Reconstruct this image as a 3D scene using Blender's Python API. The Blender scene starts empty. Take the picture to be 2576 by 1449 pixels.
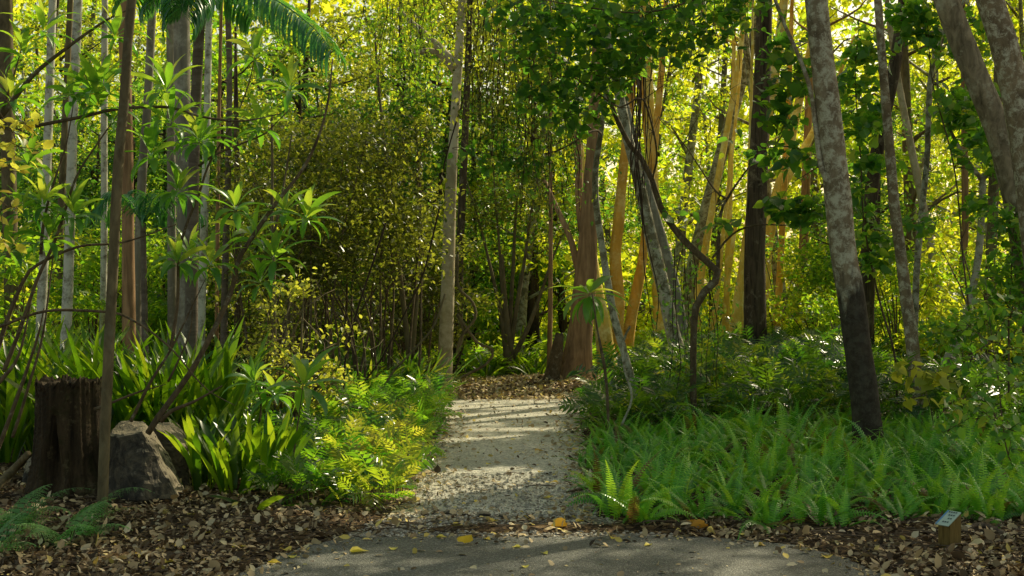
import bpy, math, random
import numpy as np

# ------------------------------------------------------------------ set-up
F = 3539.0; CX = 1288.0; HY = 700.0; H = 1.6          # focal length, centre, horizon (in photo pixels), eye height (m)
rng = np.random.default_rng(11)
random.seed(5)
sc = bpy.context.scene
col = sc.collection
AZ = math.radians(41); EL = math.radians(38)
S = np.array([math.sin(AZ) * math.cos(EL), math.cos(AZ) * math.cos(EL), math.sin(EL)])   # towards the sun

def at(px, py, Y): return np.array([(px - CX) / F * Y, Y, H - (py - HY) / F * Y])
def gY(py): return H * F / (py - HY)
def gy(Y): return HY + H * F / Y
def gnd(px, py): return at(px, py, gY(py))
def unit(v): return v / np.maximum(np.linalg.norm(v, axis=-1, keepdims=True), 1e-9)

# ------------------------------------------------------------------ materials
def new_mat(name):
    m = bpy.data.materials.new(name); m.use_nodes = True
    nt = m.node_tree; nt.nodes.clear()
    out = nt.nodes.new('ShaderNodeOutputMaterial')
    return m, nt, out

def ramp(nt, fac, stops):
    r = nt.nodes.new('ShaderNodeValToRGB')
    cr = r.color_ramp
    while len(cr.elements) < len(stops): cr.elements.new(0.5)
    for e, (p, c) in zip(cr.elements, stops):
        e.position = p; e.color = (c[0], c[1], c[2], 1)
    nt.links.new(fac, r.inputs[0])
    return r.outputs[0]

def noise(nt, vec, scale, detail=4, rough=.6, dist=0):
    n = nt.nodes.new('ShaderNodeTexNoise')
    n.inputs['Scale'].default_value = scale; n.inputs['Detail'].default_value = detail
    n.inputs['Roughness'].default_value = rough; n.inputs['Distortion'].default_value = dist
    if vec is not None: nt.links.new(vec, n.inputs['Vector'])
    return n.outputs[0]

def mapping(nt, vec, scale=(1, 1, 1)):
    m = nt.nodes.new('ShaderNodeMapping'); m.inputs['Scale'].default_value = scale
    nt.links.new(vec, m.inputs['Vector']); return m.outputs[0]

def mixc(nt, fac, a, b, mode='MIX'):
    m = nt.nodes.new('ShaderNodeMix'); m.data_type = 'RGBA'; m.blend_type = mode
    if isinstance(fac, (int, float)): m.inputs[0].default_value = fac
    else: nt.links.new(fac, m.inputs[0])
    for k, v in ((6, a), (7, b)):
        if isinstance(v, tuple): m.inputs[k].default_value = (v[0], v[1], v[2], 1)
        else: nt.links.new(v, m.inputs[k])
    return m.outputs[2]

def math_n(nt, op, a, b=None, clamp=False):
    m = nt.nodes.new('ShaderNodeMath'); m.operation = op; m.use_clamp = clamp
    for k, v in enumerate((a, b)):
        if v is None: continue
        if isinstance(v, (int, float)): m.inputs[k].default_value = v
        else: nt.links.new(v, m.inputs[k])
    return m.outputs[0]

def bump(nt, h, strength, dist):
    b = nt.nodes.new('ShaderNodeBump'); b.inputs['Strength'].default_value = strength; b.inputs['Distance'].default_value = dist
    nt.links.new(h, b.inputs['Height']); return b.outputs[0]

def principled(nt, out, color, rough=.6, normal=None, spec=.4):
    p = nt.nodes.new('ShaderNodeBsdfPrincipled')
    if isinstance(color, tuple): p.inputs['Base Color'].default_value = (*color, 1)
    else: nt.links.new(color, p.inputs['Base Color'])
    if isinstance(rough, (int, float)): p.inputs['Roughness'].default_value = rough
    else: nt.links.new(rough, p.inputs['Roughness'])
    p.inputs['Specular IOR Level'].default_value = spec
    if normal is not None: nt.links.new(normal, p.inputs['Normal'])
    if out is not None: nt.links.new(p.outputs[0], out.inputs[0])
    return p

def attr(nt, name='rnd'):
    a = nt.nodes.new('ShaderNodeAttribute'); a.attribute_name = name; return a.outputs['Fac']

def leaf_mat(name, refl, trans, tw=.5, rough=.42, spec=.5, gain=1.9, tg=2.1):
    """refl / trans: colour stops across the per-leaf random attribute."""
    m, nt, out = new_mat(name)
    a = attr(nt)
    tc = nt.nodes.new('ShaderNodeTexCoord').outputs['Object']
    n = noise(nt, tc, 9, 2)
    v = math_n(nt, 'ADD', a, math_n(nt, 'MULTIPLY', math_n(nt, 'SUBTRACT', n, .5), .35), True)
    refl = [tuple(min(.8, x * gain) for x in q) for q in refl]; trans = [tuple(min(.95, x * tg) for x in q) for q in trans]
    k = len(refl) - 1; kt = len(trans) - 1
    c = ramp(nt, v, [(i / k, x) for i, x in enumerate(refl)])
    t = ramp(nt, v, [(i / kt, x) for i, x in enumerate(trans)])
    p = principled(nt, None, c, rough, None, spec)
    tr = nt.nodes.new('ShaderNodeBsdfTranslucent'); nt.links.new(t, tr.inputs[0])
    mx = nt.nodes.new('ShaderNodeMixShader'); mx.inputs[0].default_value = tw
    nt.links.new(p.outputs[0], mx.inputs[1]); nt.links.new(tr.outputs[0], mx.inputs[2])
    nt.links.new(mx.outputs[0], out.inputs[0])
    return m

def bark_mat(name, c1, c2, patch=None, amount=.5, pscale=6, stretch=.18, fis=22, bstr=.5, low=None, low_z=1.4, rings=False, moss=None):
    """c1/c2 furrow colours, patch = lichen colour, low = dark stain toward the foot."""
    m, nt, out = new_mat(name)
    tc = nt.nodes.new('ShaderNodeTexCoord').outputs['Object']
    if rings: v = mapping(nt, tc, (.6, .6, 6))
    else: v = mapping(nt, tc, (1, 1, stretch))
    f = noise(nt, v, fis, 6, .65, .6)
    c = ramp(nt, f, [(.3, c1), (.68, c2)])
    big = noise(nt, tc, 2.2, 3)
    c = mixc(nt, .55, c, ramp(nt, big, [(.3, (.55, .55, .55)), (.7, (1.25, 1.25, 1.25))]), 'MULTIPLY')
    if moss:
        mm = ramp(nt, noise(nt, tc, 3.1, 5, .7, 1), [(.52, (0, 0, 0)), (.62, (1, 1, 1))])
        c = mixc(nt, math_n(nt, 'MULTIPLY', mm, .7), c, moss)
    if patch:
        n1 = noise(nt, tc, pscale, 6, .62, .4); n2 = noise(nt, tc, pscale * 6, 4, .7)
        s = math_n(nt, 'ADD', math_n(nt, 'MULTIPLY', n1, .7), math_n(nt, 'MULTIPLY', n2, .3))
        pm = ramp(nt, s, [(.59 - amount * .25, (0, 0, 0)), (.70 - amount * .25, (1, 1, 1))])
        c = mixc(nt, pm, c, patch)
    if low:
        sx = nt.nodes.new('ShaderNodeSeparateXYZ'); nt.links.new(tc, sx.inputs[0])
        h = math_n(nt, 'ADD', sx.outputs[2], math_n(nt, 'MULTIPLY', math_n(nt, 'SUBTRACT', noise(nt, mapping(nt, tc, (1, 1, .3)), 6, 5), .5), 2.2))
        lm = ramp(nt, math_n(nt, 'DIVIDE', h, low_z * 2), [(.42, (1, 1, 1)), (.54, (0, 0, 0))])
        lc = ramp(nt, noise(nt, tc, 10, 5, .7), [(.35, low), (.72, tuple(x * 4 + .01 for x in low))])
        c = mixc(nt, math_n(nt, 'MULTIPLY', lm, .92), c, lc)
    nb = bump(nt, f, bstr, .02)
    principled(nt, out, c, .85, nb, .2)
    return m

M = {}
G = lambda r, g, b: (r, g, b)
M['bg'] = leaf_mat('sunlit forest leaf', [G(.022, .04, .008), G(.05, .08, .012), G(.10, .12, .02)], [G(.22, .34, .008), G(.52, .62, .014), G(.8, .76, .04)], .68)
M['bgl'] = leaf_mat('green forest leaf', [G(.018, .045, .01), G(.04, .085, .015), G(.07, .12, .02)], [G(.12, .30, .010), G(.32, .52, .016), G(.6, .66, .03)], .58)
M['mid'] = leaf_mat('shaded olive thicket leaf', [G(.018, .028, .006), G(.038, .05, .010), G(.085, .085, .02)], [G(.06, .09, .005), G(.19, .22, .012), G(.6, .5, .05)], .42, .34, .5, 1.6)  # olive leaf with the thicket's shade put into a darker colour
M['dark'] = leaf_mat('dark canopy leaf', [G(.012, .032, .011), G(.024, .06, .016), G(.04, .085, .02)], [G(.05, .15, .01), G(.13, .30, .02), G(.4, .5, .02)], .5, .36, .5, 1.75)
M['heart'] = leaf_mat('heart shaped leaf', [G(.014, .045, .014), G(.03, .08, .022), G(.06, .13, .03)], [G(.06, .2, .012), G(.2, .42, .02), G(.5, .58, .03)], .42, .38)
M['cordy'] = leaf_mat('lance leaf', [G(.018, .06, .014), G(.035, .10, .02), G(.09, .16, .03)], [G(.08, .26, .015), G(.22, .42, .02), G(.55, .58, .04)], .40, .33)
M['strap'] = leaf_mat('strap leaf', [G(.016, .045, .006), G(.036, .085, .009), G(.085, .14, .014)], [G(.08, .24, .006), G(.24, .44, .01), G(.5, .6, .02)], .45, .33, .5, .95, 1.35)
M['fern'] = leaf_mat('sword fern leaf', [G(.018, .062, .006), G(.038, .12, .010), G(.095, .19, .013), G(.06, .032, .012)], [G(.06, .26, .02), G(.18, .42, .025), G(.4, .55, .03), G(.16, .08, .02)], .36, .33, .6, 3.3, 1.7)
M['brack'] = leaf_mat('bracken leaf', [G(.03, .075, .02), G(.05, .11, .03), G(.09, .16, .045)], [G(.08, .26, .06), G(.14, .32, .07), G(.3, .42, .08)], .35, .5, .4, 2.5)
M['cover'] = leaf_mat('glossy cover leaf', [G(.010, .036, .010), G(.022, .066, .014), G(.055, .115, .02)], [G(.06, .22, .01), G(.22, .42, .015), G(.62, .62, .03)], .45, .25, .6, 1.3)
M['coverdark'] = leaf_mat('dark glossy cover leaf', [G(.010, .034, .012), G(.022, .058, .018), G(.05, .10, .022)], [G(.05, .17, .01), G(.18, .34, .012), G(.6, .6, .03)], .38, .25, .6, 1.2, 1.8)
M['coversun'] = leaf_mat('sunlit golden cover leaf', [G(.035, .06, .008), G(.08, .09, .012), G(.16, .10, .02)], [G(.3, .42, .015), G(.55, .5, .03), G(.6, .36, .04)], .5, .25, .6, 1.6)  # sun patch on the cover put into the colour; some fronds truly yellow
M['palm'] = leaf_mat('palm leaflet', [G(.012, .055, .022), G(.022, .085, .035), G(.04, .12, .045)], [G(.05, .2, .02), G(.1, .3, .03), G(.2, .4, .04)], .35, .3)
M['yel'] = leaf_mat('yellow green bush leaf', [G(.05, .075, .012), G(.10, .125, .02), G(.19, .19, .03)], [G(.35, .38, .02), G(.62, .58, .04), G(.85, .7, .08)], .5)
M['orange'] = leaf_mat('orange yellow leaf', [G(.14, .16, .02), G(.35, .25, .03), G(.5, .22, .03)], [G(.7, .7, .05), G(.9, .6, .05), G(.9, .4, .03)], .55)

def litter_mat(name, stops, rough=.75):
    m, nt, out = new_mat(name)
    a = attr(nt)
    c = ramp(nt, a, stops)
    principled(nt, out, c, rough, None, .25)
    return m
M['litter'] = litter_mat('dry leaf litter', [(0, (.045, .03, .016)), (.2, (.16, .105, .055)), (.42, (.36, .26, .14)), (.64, (.56, .42, .22)), (.86, (.68, .58, .38)), (1, (.74, .56, .14))])
M['yleaf'] = leaf_mat('fallen yellow leaf', [G(.30, .15, .02), G(.45, .28, .03), G(.5, .38, .06)], [G(.4, .2, .02), G(.6, .36, .03), G(.6, .45, .06)], .2, .5)
M['twig'] = bark_mat('dead twig', (.05, .032, .02), (.20, .15, .10))

M['slim'] = bark_mat('slim brown bark', (.085, .066, .034), (.24, .19, .10), (.17, .15, .09), .25, 7, .35, 14, .3)
M['pale'] = bark_mat('pale lichen bark', (.17, .15, .10), (.40, .365, .26), (.64, .62, .50), .75, 7, .5, 14, .3)
M['grey'] = bark_mat('smooth grey bark', (.17, .155, .12), (.32, .295, .23), (.40, .38, .31), .3, 4, .12, 10, .25)
M['ringed'] = bark_mat('ringed palm bark', (.10, .075, .055), (.2, .16, .12), (.28, .25, .2), .3, 5, 1, 3, .3, rings=True)
M['brown'] = bark_mat('red brown fibrous bark', (.17, .10, .05), (.50, .31, .165), None, .4, 5, .10, 16, .5)
M['darkbark'] = bark_mat('dark furrowed bark', (.022, .016, .010), (.15, .11, .07), (.22, .18, .12), .2, 5, .09, 20, 1.0, low=(.012, .009, .006), low_z=.7)
M['orangeglow'] = bark_mat('orange glow gum bark', (.70, .33, .05), (.97, .56, .11), (.95, .66, .24), .4, 3, .3, 6, .2)  # warm bounced sunlight put into the bark colour
M['yellowglow'] = bark_mat('yellow glow gum bark', (.72, .46, .07), (.98, .74, .18), (.97, .84, .36), .4, 3, .3, 6, .2)  # golden glow of bounced light put into the bark colour
M['main'] = bark_mat('lichen spotted grey bark', (.15, .11, .065), (.33, .26, .165), (.52, .485, .36), .52, 13, .45, 16, .35, low=(.013, .010, .0065), low_z=1.75)
M['mainb'] = bark_mat('lichen spotted brown bark', (.14, .10, .058), (.32, .24, .145), (.54, .50, .37), .42, 14, .45, 16, .35)
M['rough'] = bark_mat('cracked pale brown bark', (.10, .078, .048), (.42, .34, .225), (.5, .46, .34), .22, 5, .4, 13, 1.0)
M['cream'] = bark_mat('cream gum bark', (.32, .26, .15), (.54, .45, .28), (.6, .52, .36), .5, 2.5, .15, 8, .15)
M['lean'] = bark_mat('mossy pale bark', (.12, .10, .055), (.27, .235, .145), (.48, .46, .35), .55, 9, .4, 14, .35, moss=(.05, .06, .015))
M['branch'] = bark_mat('dark branch bark', (.06, .042, .022), (.19, .135, .075), (.27, .24, .17), .2, 12, .5, 22, .4)
M['vine'] = bark_mat('vine bark', (.025, .016, .009), (.075, .05, .028))

# ------------------------------------------------------------------ mesh building
class MB:
    def __init__(s): s.V = []; s.F = []; s.R = []; s.n = 0
    def add(s, V, Fc, R=None):
        V = np.asarray(V, dtype=np.float64).reshape(-1, 3); Fc = np.asarray(Fc, dtype=np.int64).reshape(-1, 3)
        if R is None: R = np.full(len(V), .5)
        s.V.append(V); s.F.append(Fc + s.n); s.R.append(np.asarray(R, dtype=np.float64)); s.n += len(V); return s
    def mesh(s, name, mat, loc=(0, 0, 0), smooth=True):
        V = np.concatenate(s.V) - np.asarray(loc); Fc = np.concatenate(s.F); R = np.concatenate(s.R)
        me = bpy.data.meshes.new(name)
        me.vertices.add(len(V)); me.vertices.foreach_set('co', V.astype(np.float32).ravel())
        me.loops.add(len(Fc) * 3); me.loops.foreach_set('vertex_index', Fc.astype(np.int32).ravel())
        me.polygons.add(len(Fc)); me.polygons.foreach_set('loop_start', (np.arange(len(Fc)) * 3).astype(np.int32))
        me.polygons.foreach_set('use_smooth', np.full(len(Fc), smooth))
        a = me.attributes.new('rnd', 'FLOAT', 'POINT'); a.data.foreach_set('value', R.astype(np.float32))
        me.materials.append(mat)
        me.update(calc_edges=True)
        return me
    def build(s, name, mat, parent=None, loc=None, smooth=True):
        l = np.array(parent.location) if parent is not None else np.asarray(loc if loc is not None else (0, 0, 0))
        o = bpy.data.objects.new(name, s.mesh(name, mat, l, smooth)); col.objects.link(o)
        if parent is not None: o.parent = parent
        else: o.location = l
        return o

def tag(o, label, cat, group=None, kind=None):
    if label: o['label'] = label
    if cat: o['category'] = cat
    if group: o['group'] = group
    if kind: o['kind'] = kind
    return o

def thing(name, loc, label, cat, group=None):
    o = bpy.data.objects.new(name, None); col.objects.link(o)
    o.location = [float(x) for x in loc]; o.empty_display_size = .2
    return tag(o, label, cat, group)

def dup(root, loc, rz, sc_=1.0):
    r = root.copy(); col.objects.link(r); r.location = loc; r.rotation_euler = (0, 0, rz); r.scale = (sc_,) * 3
    for ch in list(root.children):
        c = ch.copy(); col.objects.link(c); c.parent = r
        for g in list(ch.children):
            d = g.copy(); col.objects.link(d); d.parent = c
    return r

def curve(P, step):
    """Catmull-Rom through rows of P (any number of columns; first three are xyz)."""
    P = np.asarray(P, dtype=float)
    if len(P) == 2: P = np.array([P[0], (P[0] + P[1]) / 2, P[1]])
    Q = np.vstack([2 * P[0] - P[1], P, 2 * P[-1] - P[-2]])
    out = []
    for i in range(1, len(Q) - 2):
        p0, p1, p2, p3 = Q[i - 1], Q[i], Q[i + 1], Q[i + 2]
        n = max(1, int(np.linalg.norm(p2[:3] - p1[:3]) / step))
        t = (np.arange(n) / n)[:, None]
        out.append(.5 * (2 * p1 + (p2 - p0) * t + (2 * p0 - 5 * p1 + 4 * p2 - p3) * t ** 2 + (3 * p1 - p0 - 3 * p2 + p3) * t ** 3))
    out.append(P[-1:])
    return np.vstack(out)

def tube(P, rad, seg=9, step=.15, wob=.06, flare=0, jit=0.0, seed=None):
    """A tapered limb with an uneven section through the points."""
    r = np.random.default_rng(seed if seed is not None else int(rng.integers(1e9)))
    rad = np.broadcast_to(np.asarray(rad, dtype=float), (len(P),))
    C = curve(np.column_stack([P, rad]), step)
    c = C[:, :3].copy(); R = np.maximum(C[:, 3], .0008)
    n = len(c)
    L = np.concatenate([[0], np.cumsum(np.linalg.norm(np.diff(c, axis=0), axis=1))])
    if jit:
        for k in range(3):
            ph = r.uniform(0, 6.28, 3); fr = r.uniform(.6, 2.2, 3) * (1 + k)
            c += jit / (1 + k) * np.sin(L[:, None] * fr + ph) * np.array([1, 1, .2])
    T = unit(np.gradient(c, axis=0))
    up = np.array([0, 1, 0.01]) if abs(T[0][1]) < .9 else np.array([1, 0, 0])
    A = np.zeros((n, 3)); a = unit(np.cross(T[0], up))
    for i in range(n):
        a = unit(a - T[i] * np.dot(a, T[i])); A[i] = a
    B = np.cross(T, A)
    th = np.arange(seg) / seg * 2 * np.pi
    rr = np.ones((n, seg))
    for k in range(1, 5):
        ph = r.uniform(0, 6.28); ph2 = r.uniform(0, 6.28); fr = r.uniform(.5, 2.5)
        rr += wob / k ** .7 * np.sin(k * th[None, :] + ph + .8 * np.sin(L[:, None] * fr + ph2)) * (.6 + .4 * np.sin(L[:, None] * fr * 1.7 + ph2 * 2))
    rr = rr + wob * .35 * r.normal(size=(n, seg))
    if flare:
        # points run from the top down to the foot: buttress toward the last point
        d = L[-1] - L
        fl = flare * np.exp(-d / .28)
        rr += fl[:, None] * (1 + .6 * np.sin(4 * th + r.uniform(0, 6))[None, :])
    V = c[:, None, :] + (R[:, None] * rr)[:, :, None] * (np.cos(th)[None, :, None] * A[:, None, :] + np.sin(th)[None, :, None] * B[:, None, :])
    V = V.reshape(-1, 3)
    i = np.arange(n - 1)[:, None] * seg; j = np.arange(seg)[None, :]; j2 = (j + 1) % seg
    q = np.stack([i + j, i + j2, i + seg + j2, i + seg + j], -1).reshape(-1, 4)
    Fc = np.vstack([q[:, [0, 1, 2]], q[:, [0, 2, 3]]])
    V = np.vstack([V, c[0], c[-1]])
    e = n * seg; jj = np.arange(seg)
    Fc = np.vstack([Fc, np.stack([np.full(seg, e), (jj + 1) % seg, jj], -1), np.stack([np.full(seg, e + 1), (n - 1) * seg + jj, (n - 1) * seg + (jj + 1) % seg], -1)])
    return V, Fc, np.full(len(V), r.uniform(.2, .8))

def _fan(ring, c):
    k = len(ring); V = np.array([c] + ring, dtype=float)
    return V, np.array([[0, 1 + i, 1 + (i + 1) % k] for i in range(k)])
TM = {
    'rhomb': (np.array([[0, 0, 0], [.45, .27, .07], [1, 0, -.05], [.45, -.27, .07]]), np.array([[0, 2, 1], [0, 3, 2]])),
    'ovate': _fan([(0, 0, 0), (.25, .25, .06), (.6, .26, .05), (1, 0, -.08), (.6, -.26, .05), (.25, -.25, .06)], (.45, 0, 0)),
    'heart': _fan([(0, 0, 0), (-.1, .2, .05), (.08, .42, .10), (.36, .46, .1), (.68, .27, .04), (1.05, 0, -.12), (.68, -.27, .04), (.36, -.46, .1), (.08, -.42, .10), (-.1, -.2, .05)], (.36, 0, 0)),
}
def leaves(C, size, tmpl='rhomb', up=.7, droop=.35, var=.35, r=None, tone=None):
    r = r or rng; N = len(C)
    n = unit(r.normal(size=(N, 3)) + np.array([0, 0, up * 2]))
    d = r.normal(size=(N, 3)); d[:, 2] -= droop * 2
    d = unit(d - n * np.sum(d * n, 1, keepdims=True)); s = np.cross(n, d)
    sz = size * (1 + var * r.uniform(-1, 1, N))
    T, Fc = TM[tmpl]; K = len(T)
    w = r.uniform(.75, 1.2, N)
    V = C[:, None, :] + sz[:, None, None] * (T[None, :, 0:1] * d[:, None, :] + (T[None, :, 1:2] * w[:, None, None]) * s[:, None, :] + T[None, :, 2:3] * n[:, None, :])
    FF = (Fc[None] + (np.arange(N) * K)[:, None, None]).reshape(-1, 3)
    R = r.beta(1.6, 1.9, N) if tone is None else np.clip(tone + r.normal(size=N) * .15, 0, 1)
    return V.reshape(-1, 3), FF, np.repeat(R, K)

def centreline(base, az, el, L, bend, Sn, power=1.4, twist=None):
    """Points, tangents and side vectors of N blades that arch under their weight."""
    N = len(base); t = (np.arange(Sn + 1) / Sn)
    e = el[:, None] - bend[:, None] * t[None, :] ** power
    a = az[:, None] + (twist[:, None] * t[None, :] if twist is not None else 0)
    T = np.stack([np.cos(e) * np.cos(a), np.cos(e) * np.sin(a), np.sin(e)], -1)
    step = (T[:, :-1] + T[:, 1:]) / 2 * (L / Sn)[:, None, None]
    P = np.concatenate([base[:, None, :], base[:, None, :] + np.cumsum(step, 1)], 1)
    side = np.stack([-np.sin(a), np.cos(a), np.zeros_like(a)], -1)
    return P, T, side, t

def strap(base, az, el, L, W, bend, Sn=6, shape='strap', fold=.12, wave=0.0, roll=None, r=None, R=None):
    r = r or rng; N = len(base)
    P, T, side, t = centreline(base, az, el, L, bend, Sn, twist=r.normal(size=N) * .25)
    nrm = np.cross(T, side)
    if roll is None: roll = r.normal(size=N) * .35
    sd = side * np.cos(roll)[:, None, None] + nrm * np.sin(roll)[:, None, None]
    nn = np.cross(T, sd)
    if shape == 'strap': w = np.clip(np.minimum(.35 + 2.2 * t, 1) * np.minimum((1 - t) * 4.5, 1) ** .7, .02, 1)
    else: w = np.clip(np.sin(np.pi * np.clip(t, 0, 1) ** .85) ** .8, .05, 1) if shape == 'lance' else np.clip(1 - t, .03, 1)
    ww = (W[:, None] * w[None, :] * .5)[:, :, None]
    wv = 0
    if wave: wv = wave * W[:, None, None] * np.sin(t[None, :, None] * 14 + r.uniform(0, 6, N)[:, None, None])
    Lf = P + sd * ww + nn * (ww * fold * 2 + wv); Rt = P - sd * ww + nn * (ww * fold * 2 - wv)
    V = np.stack([Lf, P, Rt], 2)                       # N,S+1,3,3
    K = (Sn + 1) * 3
    f = []
    for k in range(Sn):
        for j in (0, 1):
            a = k * 3 + j; f += [[a, a + 1, a + 4], [a, a + 4, a + 3]]
    FF = (np.array(f)[None] + (np.arange(N) * K)[:, None, None]).reshape(-1, 3)
    R = r.beta(1.8, 2, N) if R is None else R
    return V.reshape(-1, 3), FF, np.repeat(R, K)

def fronds(base, az, el, L, bend, pairs, plen, pwid, t0=.12, fwd=.35, droop=.15, prof='sword', r=None, R=None, sub=0, roll=None):
    """Fern fronds: an arching rachis with pinnae on both sides (sub > 0: pinnae divided again)."""
    r = r or rng; N = len(base)
    Sn = max(pairs, 6)
    P, T, side, t = centreline(base, az, el, L, bend, Sn, twist=r.normal(size=N) * .3)
    nrm = np.cross(T, side)
    if roll is None: roll = r.normal(size=N) * .5
    sd = side * np.cos(roll)[:, None, None] + nrm * np.sin(roll)[:, None, None]
    nn = np.cross(sd, T); nn = nn * np.where(nn[..., 2:3] < 0, -1, 1)
    R = r.beta(1.8, 2, N) if R is None else R
    out = MB()
    # rachis
    wr = (L * .006)[:, None, None]
    V = np.stack([P + sd * wr, P - sd * wr], 2).reshape(-1, 3); K = (Sn + 1) * 2
    f = np.array([[2 * k, 2 * k + 1, 2 * k + 3] for k in range(Sn)] + [[2 * k, 2 * k + 3, 2 * k + 2] for k in range(Sn)])
    out.add(V, (f[None] + (np.arange(N) * K)[:, None, None]).reshape(-1, 3), np.repeat(R * .6 + .3, K))
    ks = [k for k in range(Sn + 1) if t[k] >= t0]
    tt = (t[ks] - t0) / (1 - t0)
    if prof == 'sword': pl = np.clip(np.minimum(.55 + 2.5 * tt, 1) * (1 - tt ** 2.2), .1, 1)
    elif prof == 'tri': pl = np.clip((1 - tt) ** .9, .06, 1)
    else: pl = np.clip(np.sin(np.pi * (tt * .86 + .1)) ** .6, .25, 1)
    for sg in (-1, 1):
        d = unit(sd[:, ks] * sg + T[:, ks] * fwd - np.array([0, 0, droop]))
        q = unit(T[:, ks] - d * np.sum(T[:, ks] * d, -1, keepdims=True))
        b = P[:, ks] + T[:, ks] * (L / Sn * .25 * sg)[:, None, None]
        ln = (plen * L)[:, None] * pl[None, :] * r.uniform(.85, 1.12, (N, len(ks)))
        if not sub:
            wd = (pwid * L)[:, None] * np.maximum(pl, .4)[None, :]
            n2 = nn[:, ks]
            jit = r.normal(size=n2.shape) * (.035 if prof == 'sword' else .18)
            q2 = unit(q + jit)
            if prof == 'sword':
                hw = (wd * .5)[..., None] * q2; tl = n2 * (ln * .16)[..., None]
                v = np.stack([b - hw, b + hw, b + d * (ln * .78)[..., None] + hw * .8 - tl * .5, b + d * ln[..., None] - tl, b + d * (ln * .75)[..., None] - hw * .7 - tl * .5], 2).reshape(-1, 3)
                nq = N * len(ks)
                FF = (np.array([[0, 1, 2], [0, 2, 4], [4, 2, 3]])[None] + (np.arange(nq) * 5)[:, None, None]).reshape(-1, 3)
                out.add(v, FF, np.repeat(np.clip(np.repeat(R, len(ks)) + r.normal(size=nq) * .04, 0, 1), 5)); continue
            v = np.stack([b, b + d * (ln * .4)[..., None] + q2 * (wd * .5)[..., None], b + d * ln[..., None] - n2 * (ln * .12)[..., None], b + d * (ln * .35)[..., None] - q2 * (wd * .5)[..., None]], 2).reshape(-1, 3)
            nq = N * len(ks)
            FF = (np.array([[0, 1, 2], [0, 2, 3]])[None] + (np.arange(nq) * 4)[:, None, None]).reshape(-1, 3)
            out.add(v, FF, np.repeat(np.clip(np.repeat(R, len(ks)) + r.normal(size=nq) * .1, 0, 1), 4))
        else:
            for m in range(sub):
                u = (m + .6) / sub
                b2 = b + d * (ln * u)[..., None] - np.array([0, 0, 1]) * (ln * .18 * u * u)[..., None]
                l2 = ln * .30 * (1 - u * .75) + .004
                for s2 in (-1, 1):
                    d2 = unit(q * s2 + d * .55 + r.normal(size=q.shape) * .1)
                    w2 = unit(np.cross(d2, nn[:, ks])) * (l2 * .22)[..., None]
                    v = np.stack([b2, b2 + d2 * (l2 * .45)[..., None] + w2, b2 + d2 * l2[..., None], b2 + d2 * (l2 * .45)[..., None] - w2], 2).reshape(-1, 3)
                    nq = N * len(ks)
                    FF = (np.array([[0, 1, 2], [0, 2, 3]])[None] + (np.arange(nq) * 4)[:, None, None]).reshape(-1, 3)
                    out.add(v, FF, np.repeat(np.clip(np.repeat(R, len(ks)) + r.normal(size=nq) * .1, 0, 1), 4))
    return np.concatenate(out.V), np.concatenate(out.F), np.concatenate(out.R)

# ------------------------------------------------------------------ gaps in the canopy that let the sun through
GAPS = []
def gap(px, py, r, Y=None): GAPS.append((at(px, py, Y) if Y else gnd(px, py), r))
for py in (1010, 1018):
    for px in range(1100, 1520, 38): gap(px + (py - 1010) * 2, py, .36)
for px in range(1180, 1400, 36): gap(px, 1046 - (px - 1180) * .02, .2)
for px in range(1085, 1250, 24): gap(px, 1208 - (px - 1085) * .12, .3)
for px in range(1150, 1340, 24): gap(px, 1232 - (px - 1150) * .2, .1)
for px in range(1130, 1290, 30): gap(px, 1108 - (px - 1130) * .05, .14)
for px in range(1200, 1460, 36): gap(px, 1080, .12)
for px in range(1290, 1470, 25): gap(px, 1347, .12)
for px in range(1040, 1200, 30): gap(px, 1420, .05)
for px, py, r_ in ((880, 1130, .3), (960, 1160, .42), (1000, 1200, .38), (900, 1220, .38), (930, 1190, .4), (1030, 1160, .3), (860, 1180, .34), (840, 1240, .3), (1020, 1120, .22), (950, 1090, .25), (860, 1060, .25), (780, 1010, .3), (720, 980, .3), (1000, 1040, .2), (980, 1260, .25), (640, 1010, .3)): gap(px, py, r_, gY(py + 40))
for px, py, Y, r_ in ((620, 1090, 10.8, .28), (680, 1130, 10.6, .22), (560, 900, 12.5, .25), (440, 870, 12.8, .25), (330, 860, 12.8, .2), (120, 880, 12.5, .2), (740, 720, 13.6, .5), (800, 800, 13.4, .4), (680, 700, 13.6, .4), (850, 700, 14, .4),
                      (540, 450, 9.7, .2), (600, 510, 9.8, .16), (660, 660, 9.8, .15), (300, 560, 9.8, .12), (30, 330, 10, .5), (20, 450, 10, .4),
                      (1920, 960, 16, .45), (1950, 990, 16, .4), (1870, 1050, 14.6, .3), (2010, 930, 18, .5), (2080, 880, 20, .6), (2420, 950, 16, .55), (2500, 930, 16, .5), (2560, 1000, 15, .4), (2460, 1000, 14.5, .4), (2380, 880, 17, .6), (2540, 860, 17, .6), (2300, 960, 16, .4), (2080, 960, 16, .4),  (2200, 900, 20, .6),
                      (1020, 470, 15, .7), (960, 400, 15, .6), (1080, 330, 16, .6), (1130, 420, 20, .3), (1140, 620, 20, .25)): gap(px, py, r_, Y)
for px in range(1200, 1510, 38): gap(px, 988, .42, 20.2); gap(px, 976, .42, 21.2)
for px, py in ((1480, 930), (1480, 800), (1490, 650), (1470, 900), (1486, 560)): gap(px, py, .4, 21)
for px, py in ((1555, 560), (1560, 700), (1555, 850), (1620, 700), (1600, 800), (1850, 700), (1855, 820), (1960, 480), (1660, 850), (1640, 900), (1530, 850), (1790, 800), (1700, 600)): gap(px, py, .55, 24)
GP = np.array([g[0] for g in GAPS]); GR = np.array([g[1] for g in GAPS])
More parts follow.
